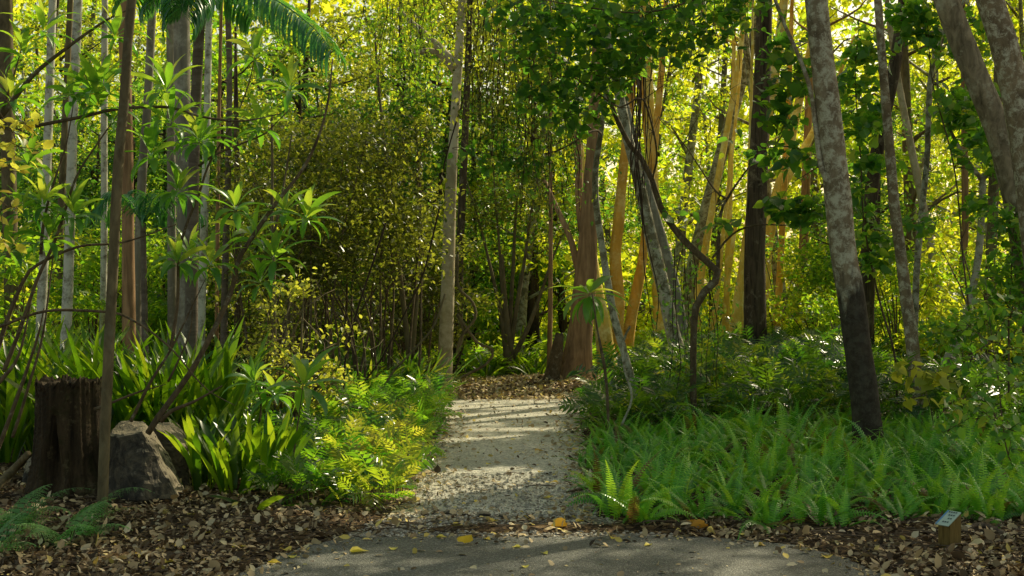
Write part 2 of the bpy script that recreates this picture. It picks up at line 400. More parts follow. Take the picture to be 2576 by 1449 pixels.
def keep_gaps(C):
    """True for the leaves that do not stand in a sunbeam."""
    ok = np.ones(len(C), bool)
    for P, r_ in zip(GP, GR):
        d = C - P; t = d @ S
        q = np.linalg.norm(d - t[:, None] * S, axis=1)
        ok &= ~((t > .9) & (q < r_ * (1 + .02 * t)))
    return ok

PROTO = {}
def trim(o, key, kids=('crown', 'foliage')):
    C, V, FF, R, K = PROTO[key]; rz = o.rotation_euler.z; s_ = o.scale[0]
    Rm = np.array([[math.cos(rz), -math.sin(rz), 0], [math.sin(rz), math.cos(rz), 0], [0, 0, 1]])
    k = keep_gaps((C * s_) @ Rm.T + np.array(o.location))
    if k.mean() > .998: return
    V2 = V.reshape(len(C), K, 3)[k].reshape(-1, 3); nt_ = len(FF) // len(C); n_ = int(k.sum())
    F2 = (FF[:nt_][None] + (np.arange(n_) * K)[:, None, None]).reshape(-1, 3)
    for ch in o.children:
        if ch.name.split('.')[0] in kids: ch.data = MB().add(V2, F2, R.reshape(len(C), K)[k].ravel()).mesh(ch.data.name, ch.data.materials[0])

def clump_points(clumps, r=None):
    """clumps: rows of centre xyz, radius, leaf count -> leaf positions (denser to the outside, flattened)."""
    r = r or rng; out = []
    for c, rad, n in clumps:
        n = int(n)
        v = unit(r.normal(size=(n, 3))) * (r.uniform(0, 1, n) ** .45)[:, None] * rad
        v[:, 2] *= .62
        out.append(np.asarray(c) + v)
    return np.concatenate(out)

# ------------------------------------------------------------------ trees
def tree(name, label, pts, Y, mat, lean=0.0, top=None, crown=None, leafmat='bgl', leaf=.085, tmpl='rhomb', group=None, cat='tree', flare=.35, seg=12, wob=.05,
         limbs=(), auto=None, to_ground=True, crown_name='crown', jit=0.0):
    """pts: (px, py, width px) from the top down.  crown: (px, py, Y, radius m, leaves).  auto: (R, n) a crown around the hidden top."""
    pys = [p[1] for p in pts]; y0, y1 = min(pys), max(pys)
    rows = []
    for px, py, w in pts:
        YY = Y + lean * (y1 - py) / 700.0
        p = at(px, py, YY); rows.append([*p, w / 2 / F * YY])
    rows = np.array(rows)
    if to_ground and rows[-1, 2] > .02:
        d = rows[-1] - rows[-2]; k = min(rows[-1, 2] / max(-d[2], .05), 1.2)
        foot = rows[-1].copy(); foot[:2] += d[:2] * k * .6; foot[2] = -.05; foot[3] *= 1.06
        rows = np.vstack([rows, foot])
    elif to_ground: rows[-1, 2] = -.05
    tip = rows[0]
    if top is not None and top > tip[2] + .3:
        d = (rows[0] - rows[1]); d = d / max(d[2], .05)
        h = top - tip[2]
        p1 = tip.copy(); p1[:2] += d[:2] * h * .5; p1[2] += h * .5; p1[3] = tip[3] * .8
        p2 = tip.copy(); p2[:2] += d[:2] * h * .8; p2[2] = top; p2[3] = tip[3] * .35
        rows = np.vstack([p2, p1, rows])
    base = rows[-1, :3].copy(); base[2] = 0
    root = thing(name, base, label, cat, group)
    mb = MB(); mb.add(*tube(rows[:, :3], rows[:, 3], seg, .12, wob, flare, jit))
    clumps = []
    if auto:
        R_, n_ = auto; n_ *= .5 if Y > 14.5 else .75; tp = rows[0, :3]; r0 = rows[0, 3]
        lo = rows[1, :3] if len(rows) > 3 else rows[0, :3]
        for k in range(7):
            a = k * 2.4 + rng.uniform(0, .6); q = R_ * rng.uniform(.45, 1)
            b0 = tp + (lo - tp) * rng.uniform(0, .75)
            e = b0 + np.array([math.cos(a) * q, math.sin(a) * q, rng.uniform(.25, .9) * R_ * .7])
            m_ = (b0 + e) / 2 + rng.normal(size=3) * .12 * R_
            mb.add(*tube(np.array([e, m_, b0]), np.array([.008, .018, .03]) * max(1, r0 / .03), 6, .2, .05))
            for j in range(4):
                clumps.append((e + rng.normal(size=3) * R_ * .26, R_ * rng.uniform(.2, .34), n_ / 28))
    for P_, w0, w1 in limbs:
        q = np.array([at(*p) if len(p) == 3 else p for p in P_])
        ww = np.linspace(w0, w1, len(q))
        MB().add(*tube(q, ww, 8, .08, .08, 0, .004)).build('branch', M[mat], root)
    mb.build('trunk', M[mat], root)
    if crown: clumps += [(at(px, py, YY), rad, n) for px, py, YY, rad, n in crown]
    if clumps:
        C = clump_points(clumps); C = C[keep_gaps(C)]
        cb = MB(); cb.add(*leaves(C, leaf, tmpl))
        # twigs that carry the clumps
        cb.build(crown_name, M[leafmat], root)
    return root

# ---- trunks of the left side, far to near
LEFT = 'slim trunks standing among the shrubs at the left'
tree('tree', 'stout pale trunk at the far left edge, top of the photo', [(14, -20, 36), (18, 280, 36), (26, 600, 36), (30, 850, 36)], 17, 'slim', top=9, auto=(1.8, 3500), leafmat='bgl')
tree('tree', 'thin pale lichen-spotted trunk, first from the left edge', [(133, -20, 19), (122, 300, 21), (112, 600, 23), (100, 880, 24)], 16, 'pale', top=8.5, auto=(1.6, 3000))
tree('tree', 'pale lichen-spotted trunk second from the left edge, rising above the stump', [(197, -20, 22), (184, 300, 23), (175, 600, 25), (165, 880, 27)], 15, 'pale', top=8, auto=(1.6, 3000))
tree('tree', 'thin brownish trunk behind the two pale trunks at left', [(172, 120, 16), (160, 400, 18), (146, 700, 20)], 21, 'slim', top=9, auto=(1.6, 2500))
tree('tree', 'slim grey trunk directly left of the nearest slim trunk', [(264, -20, 16), (262, 300, 17), (262, 600, 17), (258, 880, 18)], 18, 'pale', top=9, auto=(1.6, 2500))
tree('tree', 'broad reddish brown trunk hidden behind the nearest slim trunk', [(310, -20, 30), (318, 300, 30), (322, 600, 32), (325, 900, 36)], 17, 'brown', top=10, auto=(2.0, 3500))
tree('tree', 'grey brown trunk just right of the nearest slim trunk', [(385, -20, 20), (372, 250, 22), (355, 500, 24), (344, 800, 26)], 18, 'grey', top=9, auto=(1.7, 3000))
tree('tree', 'narrow pale half of the close grey pair of trunks', [(428, -20, 20), (430, 300, 21), (432, 600, 22), (432, 900, 23)], 17.5, 'grey', top=10.5, auto=(1.6, 2500))
tree('tree', 'smooth wide grey half of the close pair of trunks', [(456, -20, 42), (460, 300, 41), (466, 600, 42), (465, 920, 46)], 17, 'grey', top=11, auto=(2.2, 4000))
tree('tree', 'brown leaning trunk between the grey pair and the white spotted trunk', [(512, -20, 16), (498, 180, 16), (480, 400, 17), (474, 600, 17), (470, 900, 18)], 22, 'slim', top=9, auto=(1.6, 2500))
tree('tree', 'white spotted slender trunk right of the grey pair', [(527, -20, 17), (523, 200, 18), (516, 500, 20), (508, 750, 21), (503, 940, 23)], 16, 'pale', top=9.5, auto=(1.6, 2500))
tree('palm', 'ring-marked pinkish brown palm trunk right of the white spotted trunk', [(572, -20, 15), (577, 200, 15), (573, 450, 16), (566, 700, 17), (561, 960, 19)], 16.5, 'ringed', top=7, flare=.2, cat='palm')
tree('tree', 'thin red brown trunk touching the palm trunk on its left', [(556, 40, 9), (552, 250, 9), (548, 480, 10), (545, 900, 11)], 19, 'brown', top=7)
tree('sapling', 'thin pale forked stem in front of the dark thicket', [(683, 270, 6), (685, 430, 7), (684, 520, 8), (687, 620, 9), (690, 760, 10)], 14.5, 'slim', top=None, flare=.1, seg=7, limbs=[([(735, 340, 14.5), (722, 420, 14.5), (708, 500, 14.4), (690, 590, 14.5)], .008, .014)])
tree('tree', 'dark trunk in the shade left of the thicket', [(598, 560, 16), (600, 700, 17), (597, 920, 20)], 19, 'darkbark', top=5)

# nearest slim trunk (its foot stands in the leaf litter before the stump)
tree('slim_tree', 'nearest slim brown trunk, standing in front of the stump', [(334, -25, 24), (322, 110, 24), (312, 260, 25), (297, 420, 26), (288, 600, 27), (280, 760, 27), (270, 960, 27), (262, 1140, 26), (256, 1310, 25)], 9.28, 'slim', top=6.5, auto=(1.5, 2200), leafmat='dark', leaf=.1, wob=.035, flare=.12, seg=14)

# ---- centre
tree('gum_tree', 'tall straight cream trunk at the left of the path junction', [(1165, -30, 20), (1153, 150, 22), (1142, 330, 24), (1133, 500, 29), (1126, 720, 34), (1120, 900, 37), (1116, 985, 40)], 19.6, 'cream', top=11, auto=(2.2, 2500), leafmat='bg', seg=16, wob=.02, flare=.08,
     limbs=[([(1000, 20, 19.6), (1040, 60, 19.6), (1085, 100, 19.6), (1150, 170, 19.6)], .02, .07), ([(1040, 132, 19.8), (1095, 131, 19.7), (1145, 180, 19.6)], .03, .05)])
tree('tree', 'dark red brown trunk close behind the cream trunk', [(1160, 560, 20), (1154, 700, 24), (1152, 850, 27), (1158, 945, 30)], 22.5, 'darkbark', top=8, auto=(1.8, 2500), leafmat='mid')
tree('tree', 'twin thin trunks rising from the bank left of the cream trunk', [(972, 400, 9), (985, 520, 11), (1000, 640, 12), (1012, 740, 13), (1030, 900, 14)], 18, 'slim', top=5, limbs=[([(1052, 380, 18), (1052, 520, 18), (1052, 640, 18), (1048, 760, 18), (1034, 900, 18)], .018, .036)])
VX = [[(1150, 380, 23.2), (1205, 560, 23), (1240, 700, 23), (1262, 800, 23), (1278, 905, 23)], [(1235, 350, 23), (1252, 560, 23), (1262, 700, 23), (1272, 800, 23), (1280, 905, 23)], [(1370, 360, 23), (1335, 540, 23), (1315, 680, 23), (1295, 800, 23), (1282, 905, 23)],
      [(1440, 540, 23.4), (1395, 640, 23), (1360, 740, 23), (1325, 830, 23), (1286, 905, 23)], [(1312, 330, 23.3), (1300, 500, 23.3), (1292, 650, 23.2), (1284, 800, 23.1), (1282, 905, 23)]]
tree('multistem_tree', 'vase-shaped dark tree with many stems behind the junction', [(1262, 640, 9), (1272, 780, 14), (1279, 860, 24), (1280, 925, 30)], 23, 'slim', flare=.2, limbs=[(v, .008, .05) for v in VX],
     crown=[(1200, 540, 23, .6, 500), (1260, 520, 23, .7, 600), (1330, 500, 23, .7, 600), (1400, 600, 23, .5, 350), (1290, 440, 23, .8, 600)], leafmat='mid', leaf=.07)
tree('slim_tree', 'thin straight orange brown stem left of the big red brown tree', [(1385, 520, 10), (1385, 650, 11), (1384, 780, 12), (1382, 900, 13)], 22, 'brown', top=6, flare=.1, seg=8)
tree('big_tree', 'big red brown tree with a flared foot on the mulch beyond the path', [(1492, 330, 30), (1486, 450, 36), (1481, 560, 45), (1474, 680, 55), (1466, 760, 59), (1459, 835, 64), (1451, 900, 78), (1446, 953, 96), (1444, 978, 112)], 20.8, 'brown', top=9, auto=(2.4, 2500), leafmat='bg', seg=20, wob=.05, flare=.06,
     limbs=[([(1452, 330, 21.2), (1456, 420, 21.2), (1459, 500, 21.1), (1466, 580, 21)], .05, .07), ([(1340, 380, 21.2), (1372, 460, 21.1), (1405, 530, 20.9), (1435, 600, 20.8), (1458, 690, 20.8)], .02, .055)])
tree('tree_stump', 'dark leaning broken stump against the big red brown tree', [(1408, 838, 20), (1402, 880, 30), (1394, 930, 38), (1388, 965, 44)], 20.5, 'branch', flare=.08, cat='stump', wob=.12)

# trunks behind the path, orange and yellow glow put into the bark colour
tree('gum_tree', 'sunlit orange trunk with a small kink, right of the big red brown tree', [(1578, 330, 22), (1566, 450, 24), (1556, 560, 28), (1548, 650, 30), (1556, 740, 30), (1554, 830, 30), (1548, 950, 36)], 24.5, 'orangeglow', top=9, auto=(1.8, 1500), leafmat='bg')
tree('gum_tree', 'orange trunk leaning right behind the slim leaning tree', [(1626, 560, 20), (1616, 660, 24), (1604, 720, 28), (1588, 800, 28), (1572, 920, 32)], 25, 'orangeglow', top=8, auto=(1.8, 1500), leafmat='bg')
tree('gum_tree', 'olive yellow thick trunk leaning left at the foot of the orange trunks', [(1490, 640, 24), (1502, 740, 34), (1515, 820, 42), (1524, 900, 46), (1532, 955, 54)], 23, 'yellowglow', top=5, flare=.1)
tree('gum_tree', 'broad mustard yellow trunk between the leaning pale trees', [(1655, 700, 32), (1660, 800, 36), (1666, 880, 42), (1672, 940, 48)], 26, 'yellowglow', top=9, auto=(1.8, 1500), leafmat='bg')
tree('gum_tree', 'bright yellow trunk directly left of the dark furrowed trunk', [(1905, 450, 30), (1888, 560, 31), (1872, 680, 32), (1858, 780, 34), (1848, 890, 38)], 25, 'yellowglow', top=9, auto=(1.8, 1500), leafmat='bg')
tree('gum_tree', 'thin yellow trunk squeezed against the dark furrowed trunk', [(1882, 500, 9), (1878, 640, 11), (1874, 760, 13), (1872, 880, 15)], 24, 'yellowglow', top=7)
tree('gum_tree', 'pair of thin yellow stems behind the crooked sapling', [(1822, 560, 10), (1805, 720, 13), (1790, 860, 16)], 27, 'yellowglow', top=8, auto=(1.5, 1200), leafmat='bg', limbs=[([(1850, 560, 27.5), (1832, 700, 27.4), (1818, 880, 27.3)], .04, .06)])
tree('gum_tree', 'pale tan trunk leaning right in the bright gap', [(1830, 330, 30), (1800, 440, 32), (1770, 560, 34), (1740, 700, 38), (1720, 880, 40)], 28, 'lean', top=9, auto=(2, 1500), leafmat='bg')
tree('gum_tree', 'yellow forked trunk leaning right behind the dark furrowed trunk', [(2000, 300, 22), (1975, 420, 26), (1948, 520, 30), (1925, 650, 32), (1915, 880, 34)], 27, 'yellowglow', top=9, auto=(1.8, 1500), leafmat='bg', limbs=[([(2150, 90, 28), (2095, 230, 27.7), (2040, 340, 27.5), (2000, 410, 27.3), (1962, 480, 27.1)], .03, .1)])
tree('tree', 'pinkish trunk in the sunny gap left of the spotted tree', [(2032, 330, 20), (2028, 450, 22), (2022, 600, 24), (2010, 880, 28)], 28, 'brown', top=8, auto=(1.6, 1200), leafmat='bg')

for lab, pts, Y in (('slender gold trunk behind the thicker mossy grey tree', [(1640, 520, 12), (1655, 700, 14), (1690, 900, 18)], 26), ('leaning gold trunk crossing behind the crooked sapling', [(1800, 480, 16), (1775, 620, 18), (1755, 760, 20), (1748, 880, 22)], 26.5),
                    ('pale gold trunk standing left of the bright yellow one', [(1838, 420, 14), (1833, 600, 16), (1828, 760, 17), (1826, 880, 20)], 28), ('gold sunlit trunk close to the right of the dark furrowed trunk', [(1968, 560, 16), (1960, 720, 18), (1950, 880, 22)], 26)):
    tree('gum_tree', lab, pts, Y, 'yellowglow' if Y > 26 else 'orangeglow', top=8)
# leaning trees beside the path
tree('leaning_tree', 'slim mossy tree leaning left over the right edge of the path', [(1512, 330, 13), (1498, 430, 15), (1500, 520, 16), (1514, 620, 17), (1530, 720, 18), (1545, 800, 20), (1565, 870, 19), (1588, 950, 18), (1608, 1010, 18), (1622, 1065, 20)], 15.4, 'lean', flare=.25, seg=12, top=4.6)
tree('leaning_tree', 'thicker mossy grey tree leaning left behind the crooked sapling', [(1560, 250, 25), (1580, 350, 27), (1604, 440, 29), (1625, 540, 31), (1648, 640, 33), (1672, 740, 34), (1694, 840, 36), (1716, 925, 40)], 18, 'lean', top=7.2, auto=(2.2, 5000), leafmat='dark', seg=14)
tree('leaning_tree', 'second grey trunk leaning left close behind the thicker mossy one', [(1590, 330, 20), (1615, 430, 22), (1642, 520, 23), (1668, 610, 24), (1690, 690, 25), (1712, 800, 27), (1726, 910, 30)], 20, 'grey', top=6.5, auto=(1.6, 1500), leafmat='dark')
tree('crooked_sapling', 'crooked dark sapling with a sharp kink beside the path', [(1496, 160, 7), (1530, 240, 10), (1552, 300, 12), (1585, 365, 13), (1615, 400, 14), (1640, 450, 15), (1662, 520, 16), (1700, 580, 17), (1742, 625, 17), (1775, 655, 17), (1806, 682, 19), (1800, 708, 19), (1772, 735, 19), (1752, 770, 18), (1745, 840, 17), (1744, 960, 16), (1745, 1088, 17)], 14.2, 'branch', flare=.2, seg=10,
     limbs=[([(1915, 385, 14.1), (1870, 440, 14.1), (1830, 500, 14.2), (1812, 545, 14.2), (1808, 680, 14.2)], .006, .02), ([(2090, 560, 14), (1990, 566, 14), (1900, 566, 14), (1840, 590, 14.1), (1790, 650, 14.2)], .004, .013)])
tree('dark_tree', 'dark furrowed straight trunk right of the bright yellow trunks', [(1922, 60, 40), (1918, 200, 42), (1912, 330, 45), (1906, 480, 50), (1900, 620, 53), (1900, 760, 56), (1902, 905, 62)], 21, 'darkbark', top=9, auto=(3.0, 13000), leafmat='dark', seg=16, wob=.04, flare=.1)

# right side
tree('spotted_tree', 'large lichen-spotted tree with a blackened foot rising from the fern bed', [(2049, -30, 56), (2066, 130, 58), (2083, 270, 62), (2097, 400, 64), (2108, 500, 68), (2122, 640, 66), (2140, 740, 70), (2154, 850, 68), (2170, 960, 70), (2180, 1050, 68), (2188, 1160, 76)], 12.6, 'main', top=7.5, auto=(2.2, 4800), leafmat='dark', leaf=.11, seg=22, wob=.025, flare=.18,
     limbs=[([(1944, -20, 12.6), (1975, 62, 12.6), (2012, 145, 12.6), (2040, 230, 12.6), (2052, 330, 12.6), (2066, 430, 12.55), (2092, 470, 12.55)], .016, .026)])
tree('spotted_tree', 'slender spotted tree with a curving trunk, right of the large spotted tree', [(2206, -30, 19), (2218, 130, 21), (2230, 280, 23), (2240, 400, 25), (2250, 520, 27), (2266, 640, 28), (2278, 740, 31), (2292, 840, 33), (2304, 960, 33), (2312, 1085, 36)], 14.4, 'mainb', top=7.5, auto=(2.0, 4500), leafmat='dark', leaf=.1, seg=14, wob=.03, flare=.2)
tree('dark_tree', 'dark ivy-clad trunk leaning right behind the slender spotted tree', [(2275, -20, 26), (2258, 120, 30), (2240, 220, 34), (2215, 340, 34), (2195, 470, 34), (2185, 620, 36), (2178, 880, 40)], 19, 'darkbark', top=8, auto=(2, 2500), leafmat='dark', crown=[(2215, 330, 18.7, .3, 160), (2195, 420, 18.7, .32, 220), (2190, 520, 18.7, .3, 160), (2200, 600, 18.7, .3, 160)])
tree('leaning_tree', 'thick cracked-bark trunk leaning left across the top right corner', [(2368, -40, 62), (2402, 60, 62), (2438, 150, 62), (2476, 240, 62), (2512, 330, 64), (2540, 430, 66), (2566, 540, 68), (2600, 760, 72), (2640, 1010, 78)], 14.2, 'rough', top=7, auto=(2.2, 3500), leafmat='dark', leaf=.1, seg=20, wob=.035)
tree('leaning_tree', 'mottled thick trunk at the right edge, leaning beside the cracked one', [(2478, -40, 64), (2510, 60, 66), (2536, 150, 68), (2560, 260, 70), (2580, 380, 72), (2604, 560, 74), (2640, 900, 80), (2660, 1110, 86)], 12.8, 'mainb', top=7.5, auto=(2.2, 3500), leafmat='dark', leaf=.1, seg=20, wob=.035)
tree('forked_tree', 'small grey tree forking into a Y near the right edge', [(2472, 440, 15), (2470, 520, 17), (2462, 640, 19), (2442, 760, 21), (2420, 840, 23), (2392, 890, 24), (2362, 955, 26)], 17, 'lean', flare=.2, seg=10,
     limbs=[([(2357, 165, 17), (2362, 250, 17), (2385, 315, 17), (2412, 370, 17), (2444, 420, 17), (2470, 452, 17)], .012, .03), ([(2530, 330, 17), (2512, 395, 17), (2490, 432, 17), (2472, 455, 17)], .014, .03)],
     crown=[(2440, 250, 17, .35, 90), (2500, 350, 17, .35, 120), (2400, 300, 17, .3, 70)], leafmat='heart', leaf=.13, tmpl='heart')
tree('slim_tree', 'thin grey tree with a bent top left of the Y-forked tree', [(2437, -20, 8), (2395, 55, 10), (2365, 110, 11), (2342, 185, 13), (2336, 280, 14), (2332, 400, 15), (2318, 540, 16), (2305, 700, 17), (2300, 880, 18)], 16.5, 'lean', flare=.2, seg=9)
tree('tree', 'pale pink trunk in the far light between the spotted trees', [(2100, 560, 16), (2110, 700, 17), (2118, 880, 20)], 27, 'brown', top=8, auto=(1.6, 1200), leafmat='bg')
tree('tree', 'peeling cream trunk with a bright edge left of the Y-forked tree', [(2322, 520, 20), (2345, 640, 22), (2362, 760, 24), (2375, 880, 26)], 24, 'cream', top=8, auto=(1.8, 1200), leafmat='bg')
tree('tree', 'straight pinkish trunk behind the Y-forked tree', [(2426, 360, 16), (2428, 560, 18), (2420, 700, 18), (2418, 880, 22)], 25, 'brown', top=8, auto=(1.6, 1200), leafmat='bg')
tree('tree', 'brown trunk in the shade just inside the right edge', [(2500, 470, 26), (2494, 620, 27), (2488, 760, 28), (2470, 900, 30)], 20, 'slim', top=6)
tree('log', 'fallen pale trunk lying aslant behind the ground cover at right', [(2090, 790, 18), (2060, 830, 24), (2035, 870, 30)], 24, 'lean', to_ground=True, flare=.05, cat='log')

# ------------------------------------------------------------------ overhanging dark canopy, hanging creepers, leafy sprays
def spray(name, label, cat, stem, Yb, clumps, mat='heart', leaf=.085, tmpl='heart', w=(.004, .012), stemmat='branch', group=None, twigs=True, up=.7, droop=.5):
    """A thin stem (px,py[,Y]) with leaf clumps (px,py,Y,r,n) and fine twigs that reach them."""
    q = np.array([at(p[0], p[1], p[2] if len(p) > 2 else Yb) for p in stem])
    root = thing(name, (q[-1][0], q[-1][1], max(q[-1][2], 0)), label, cat, group)
    mb = MB(); mb.add(*tube(q, np.linspace(w[0], w[1], len(q)), 7, .08, .06, 0, .006))
    C = []
    for px, py, YY, rad, n in clumps:
        c = at(px, py, YY); k = np.argmin(np.linalg.norm(q - c, axis=1)); 
        pts = clump_points([(c, rad * 1.25, n * (1.15 if leaf in (.095, .10) else .8))])
        C.append(pts)
        if twigs:
            mid = (q[k] + c) / 2 + rng.normal(size=3) * .05 + np.array([0, 0, .04])
            mb.add(*tube(np.array([c, mid, q[k]]), [.002, .003, .005], 5, .1, .04))
            for j in range(min(5, len(pts))):
                e = pts[rng.integers(len(pts))]
                mb.add(*tube(np.array([e, (e + c) / 2 + rng.normal(size=3) * .03, c]), [.0015, .002, .003], 4, .1, .03))
    mb.build('stem', M[stemmat], root)
    C = np.concatenate(C); C = C[keep_gaps(C)]
    MB().add(*leaves(C, leaf, tmpl, up, droop)).build('foliage', M[mat], root)
    return root

Yc = 12.6
spray('overhanging_branch', 'long dark branch hanging broad leaves across the top centre of the photo', 'branch', [(1180, -30, 12.2), (1320, -10, 12.3), (1480, 20, 12.4), (1640, 30, 12.5), (1800, -30, 12.6), (1960, -160, 12.9), (2042, -110, 12.62)], Yc,
      [(1300, 20, 12.3, .3, 110), (1400, 40, 12.5, .42, 230), (1480, 90, 12.4, .38, 190), (1560, 60, 12.8, .5, 300), (1640, 110, 12.5, .42, 220), (1720, 40, 12.7, .5, 280), (1790, 110, 12.6, .36, 160), (1850, 30, 12.8, .4, 200), (1600, -20, 13.2, .6, 300), (1440, -20, 13, .5, 250), (1350, 110, 12.4, .2, 40)], 'dark', .078)
spray('overhanging_branch', 'dark leafy bough sloping through the upper middle, left of the dark trunk', 'branch', [(1360, 215, 12.6), (1430, 190, 12.7), (1500, 230, 12.8), (1560, 270, 12.9), (1620, 250, 13), (1650, 380, 13.7), (1640, 450, 14.18)], Yc,
      [(1330, 245, 12.6, .22, 70), (1390, 220, 12.6, .24, 90), (1450, 250, 12.8, .26, 100), (1500, 190, 12.8, .3, 130), (1560, 200, 12.8, .32, 150), (1420, 300, 12.7, .2, 50), (1500, 300, 12.9, .25, 80), (1590, 300, 13, .3, 120), (1640, 200, 13, .32, 130), (1700, 190, 13.1, .3, 110), (1380, 140, 12.8, .25, 80), (1300, 130, 12.6, .22, 60)], 'dark', .078)
spray('hanging_branch', 'light green leafy branch hanging before the cream trunk', 'branch', [(1150, 370, 14.6), (1220, 385, 14.6), (1300, 400, 14.7), (1400, 380, 14.8), (1490, 330, 15), (1511, 336, 15.38)], 14.6,
      [(1170, 385, 14.5, .2, 60), (1210, 400, 14.6, .2, 60), (1260, 395, 14.6, .2, 60), (1300, 420, 14.7, .2, 60), (1350, 400, 14.8, .2, 50), (1240, 350, 14.7, .2, 50), (1310, 480, 14.7, .18, 30)], 'heart', .085)
spray('hanging_branch', 'dark heart-shaped leaves on the bough between the crooked sapling and dark trunk', 'branch', [(1660, 300, 13.8), (1720, 360, 13.8), (1760, 420, 13.9), (1800, 480, 14), (1830, 500, 14.18)], 13.9,
      [(1640, 330, 13.7, .24, 80), (1690, 400, 13.8, .28, 110), (1740, 450, 13.9, .28, 100), (1780, 370, 13.9, .26, 80), (1800, 300, 14, .3, 110), (1690, 300, 13.9, .3, 110), (1720, 520, 14, .22, 50), (1830, 230, 14.2, .3, 100), (1800, 560, 14, .14, 24), (1690, 220, 14, .3, 110)], 'dark', .1)
spray('hanging_branch', 'heart-shaped leaves hanging between the dark trunk and the large spotted tree', 'branch', [(1900, 380, 13.4), (1950, 370, 13.3), (2010, 375, 13.2), (2060, 420, 13.1), (2096, 440, 12.65)], 13.3,
      [(1960, 300, 13.3, .2, 40), (1970, 240, 13.3, .24, 60), (2010, 390, 13.2, .18, 34), (1940, 400, 13.3, .2, 40), (1990, 520, 13.3, .22, 46), (2040, 530, 13.2, .18, 40), (1960, 520, 13.3, .16, 26), (2000, 180, 13.4, .24, 60), (1960, 100, 13.5, .3, 90)], 'dark', .1)
spray('leafy_sapling', 'broad-leaved sapling with dark leaves between the two spotted trees', 'sapling', [(2160, 60, 15.5), (2150, 200, 15.4), (2165, 400, 15.2), (2175, 560, 15), (2215, 760, 15), (2250, 900, 15), (2255, 1060, 15)], 15.2,
      [(2130, 110, 15.5, .32, 120), (2180, 130, 15.5, .3, 100), (2140, 220, 15.4, .26, 90), (2190, 290, 15.4, .22, 70), (2160, 320, 15.2, .24, 70), (2190, 410, 15.2, .24, 70), (2150, 480, 15.1, .2, 46), (2210, 590, 15, .22, 50), (2180, 660, 15, .22, 50), (2240, 640, 15, .2, 40), (2150, 530, 15, .2, 40), (2310, 560, 15, .16, 22), (2120, 40, 15.6, .3, 90), (2330, 590, 15, .1, 8)], 'heart', .095, w=(.005, .014))
spray('leafy_sapling', 'broad-leaved sapling filling the upper right beside the leaning trunks', 'sapling', [(2330, 60, 15.8), (2345, 200, 15.7), (2400, 420, 15.5), (2420, 600, 15.4), (2440, 800, 15.3), (2450, 1010, 15.2)], 15.5,
      [(2300, 50, 15.8, .3, 90), (2290, 20, 15.8, .3, 90), (2330, 90, 15.8, .26, 80), (2400, 250, 15.6, .24, 60), (2430, 290, 15.6, .2, 40), (2450, 380, 15.5, .22, 46), (2480, 340, 15.5, .22, 50), (2520, 420, 15.4, .22, 50), (2470, 520, 15.4, .22, 46), (2560, 450, 15.2, .2, 40), (2420, 140, 15.7, .3, 70), (2460, 60, 15.8, .3, 80)], 'heart', .10, w=(.005, .013))
spray('leafy_sapling', 'thin dark sapling with pale leaves in front of the ferns at far right', 'sapling', [(2478, 700, 10.9), (2496, 860, 10.8), (2510, 960, 10.7), (2520, 1060, 10.6), (2536, 1150, 10.5), (2580, 1225, 10.4)], 10.7,
      [(2480, 760, 10.9, .16, 34), (2440, 820, 10.9, .14, 26), (2540, 800, 10.8, .16, 34), (2430, 900, 10.8, .16, 34), (2550, 880, 10.7, .18, 40), (2470, 940, 10.7, .16, 30), (2420, 1010, 10.7, .16, 34), (2560, 960, 10.7, .17, 36), (2480, 1040, 10.6, .18, 40), (2540, 1080, 10.5, .15, 30), (2390, 1080, 10.7, .12, 20), (2560, 1130, 10.5, .15, 26)], 'cordy', .085, 'ovate', w=(.002, .007))
spray('leafy_sapling', 'low sapling with yellowing leaves between the two right-hand trunks', 'sapling', [(2300, 920, 12.9), (2330, 980, 12.9), (2350, 1060, 12.9), (2352, 1130, 12.9)], 12.9,
      [(2290, 930, 12.9, .13, 14), (2330, 950, 12.9, .14, 16), (2380, 960, 12.9, .14, 16), (2300, 1000, 12.9, .12, 12), (2400, 1010, 12.9, .12, 12)], 'yel', .11, w=(.002, .005))
spray('leafy_sapling', 'narrow-leaved bushy sapling at the right edge below the leaning trunks', 'sapling', [(2560, 480, 14), (2548, 620, 14), (2540, 780, 14), (2536, 1000, 14)], 14,
      [(2540, 560, 14, .25, 120), (2565, 640, 14, .28, 150), (2520, 700, 14, .25, 120), (2560, 760, 14, .28, 150), (2480, 800, 14.2, .28, 140), (2420, 830, 14.4, .25, 110), (2350, 840, 14.6, .25, 110), (2580, 560, 14, .25, 110)], 'cordy', .1, 'rhomb')

def creeper(name, label, strands, Y, mat='mid', leaf=.05, nleaf=500, w=.005, group=None, cat='creeper', spread=.12):
    """Dangling stems: each strand is px, py top, py bottom."""
    mb = MB(); Cs = []
    p0 = at(strands[0][0], strands[0][1], Y)
    root = thing(name, p0, label, cat, group)
    for px, t_, b_ in strands:
        Yj = Y + rng.normal() * .25
        n = 6; x = px + np.cumsum(rng.normal(size=n) * 9)
        q = np.array([at(x[i], t_ + (b_ - t_) * i / (n - 1), Yj) for i in range(n)])
        mb.add(*tube(q, np.linspace(w, w * .5, n) * rng.uniform(.6, 1.3), 5, .1, .05, 0, .012))
        m_ = int(nleaf / len(strands))
        k = rng.integers(0, n - 1, m_); u = rng.uniform(0, 1, m_)[:, None]
        Cs.append(q[k] * (1 - u) + q[k + 1] * u + rng.normal(size=(m_, 3)) * spread)
    mb.build('stem', M['vine'], root)
    C = np.concatenate(Cs); C = C[keep_gaps(C)]
    MB().add(*leaves(C, leaf, 'rhomb', .3, 1.0)).build('foliage', M[mat], root)
    return root
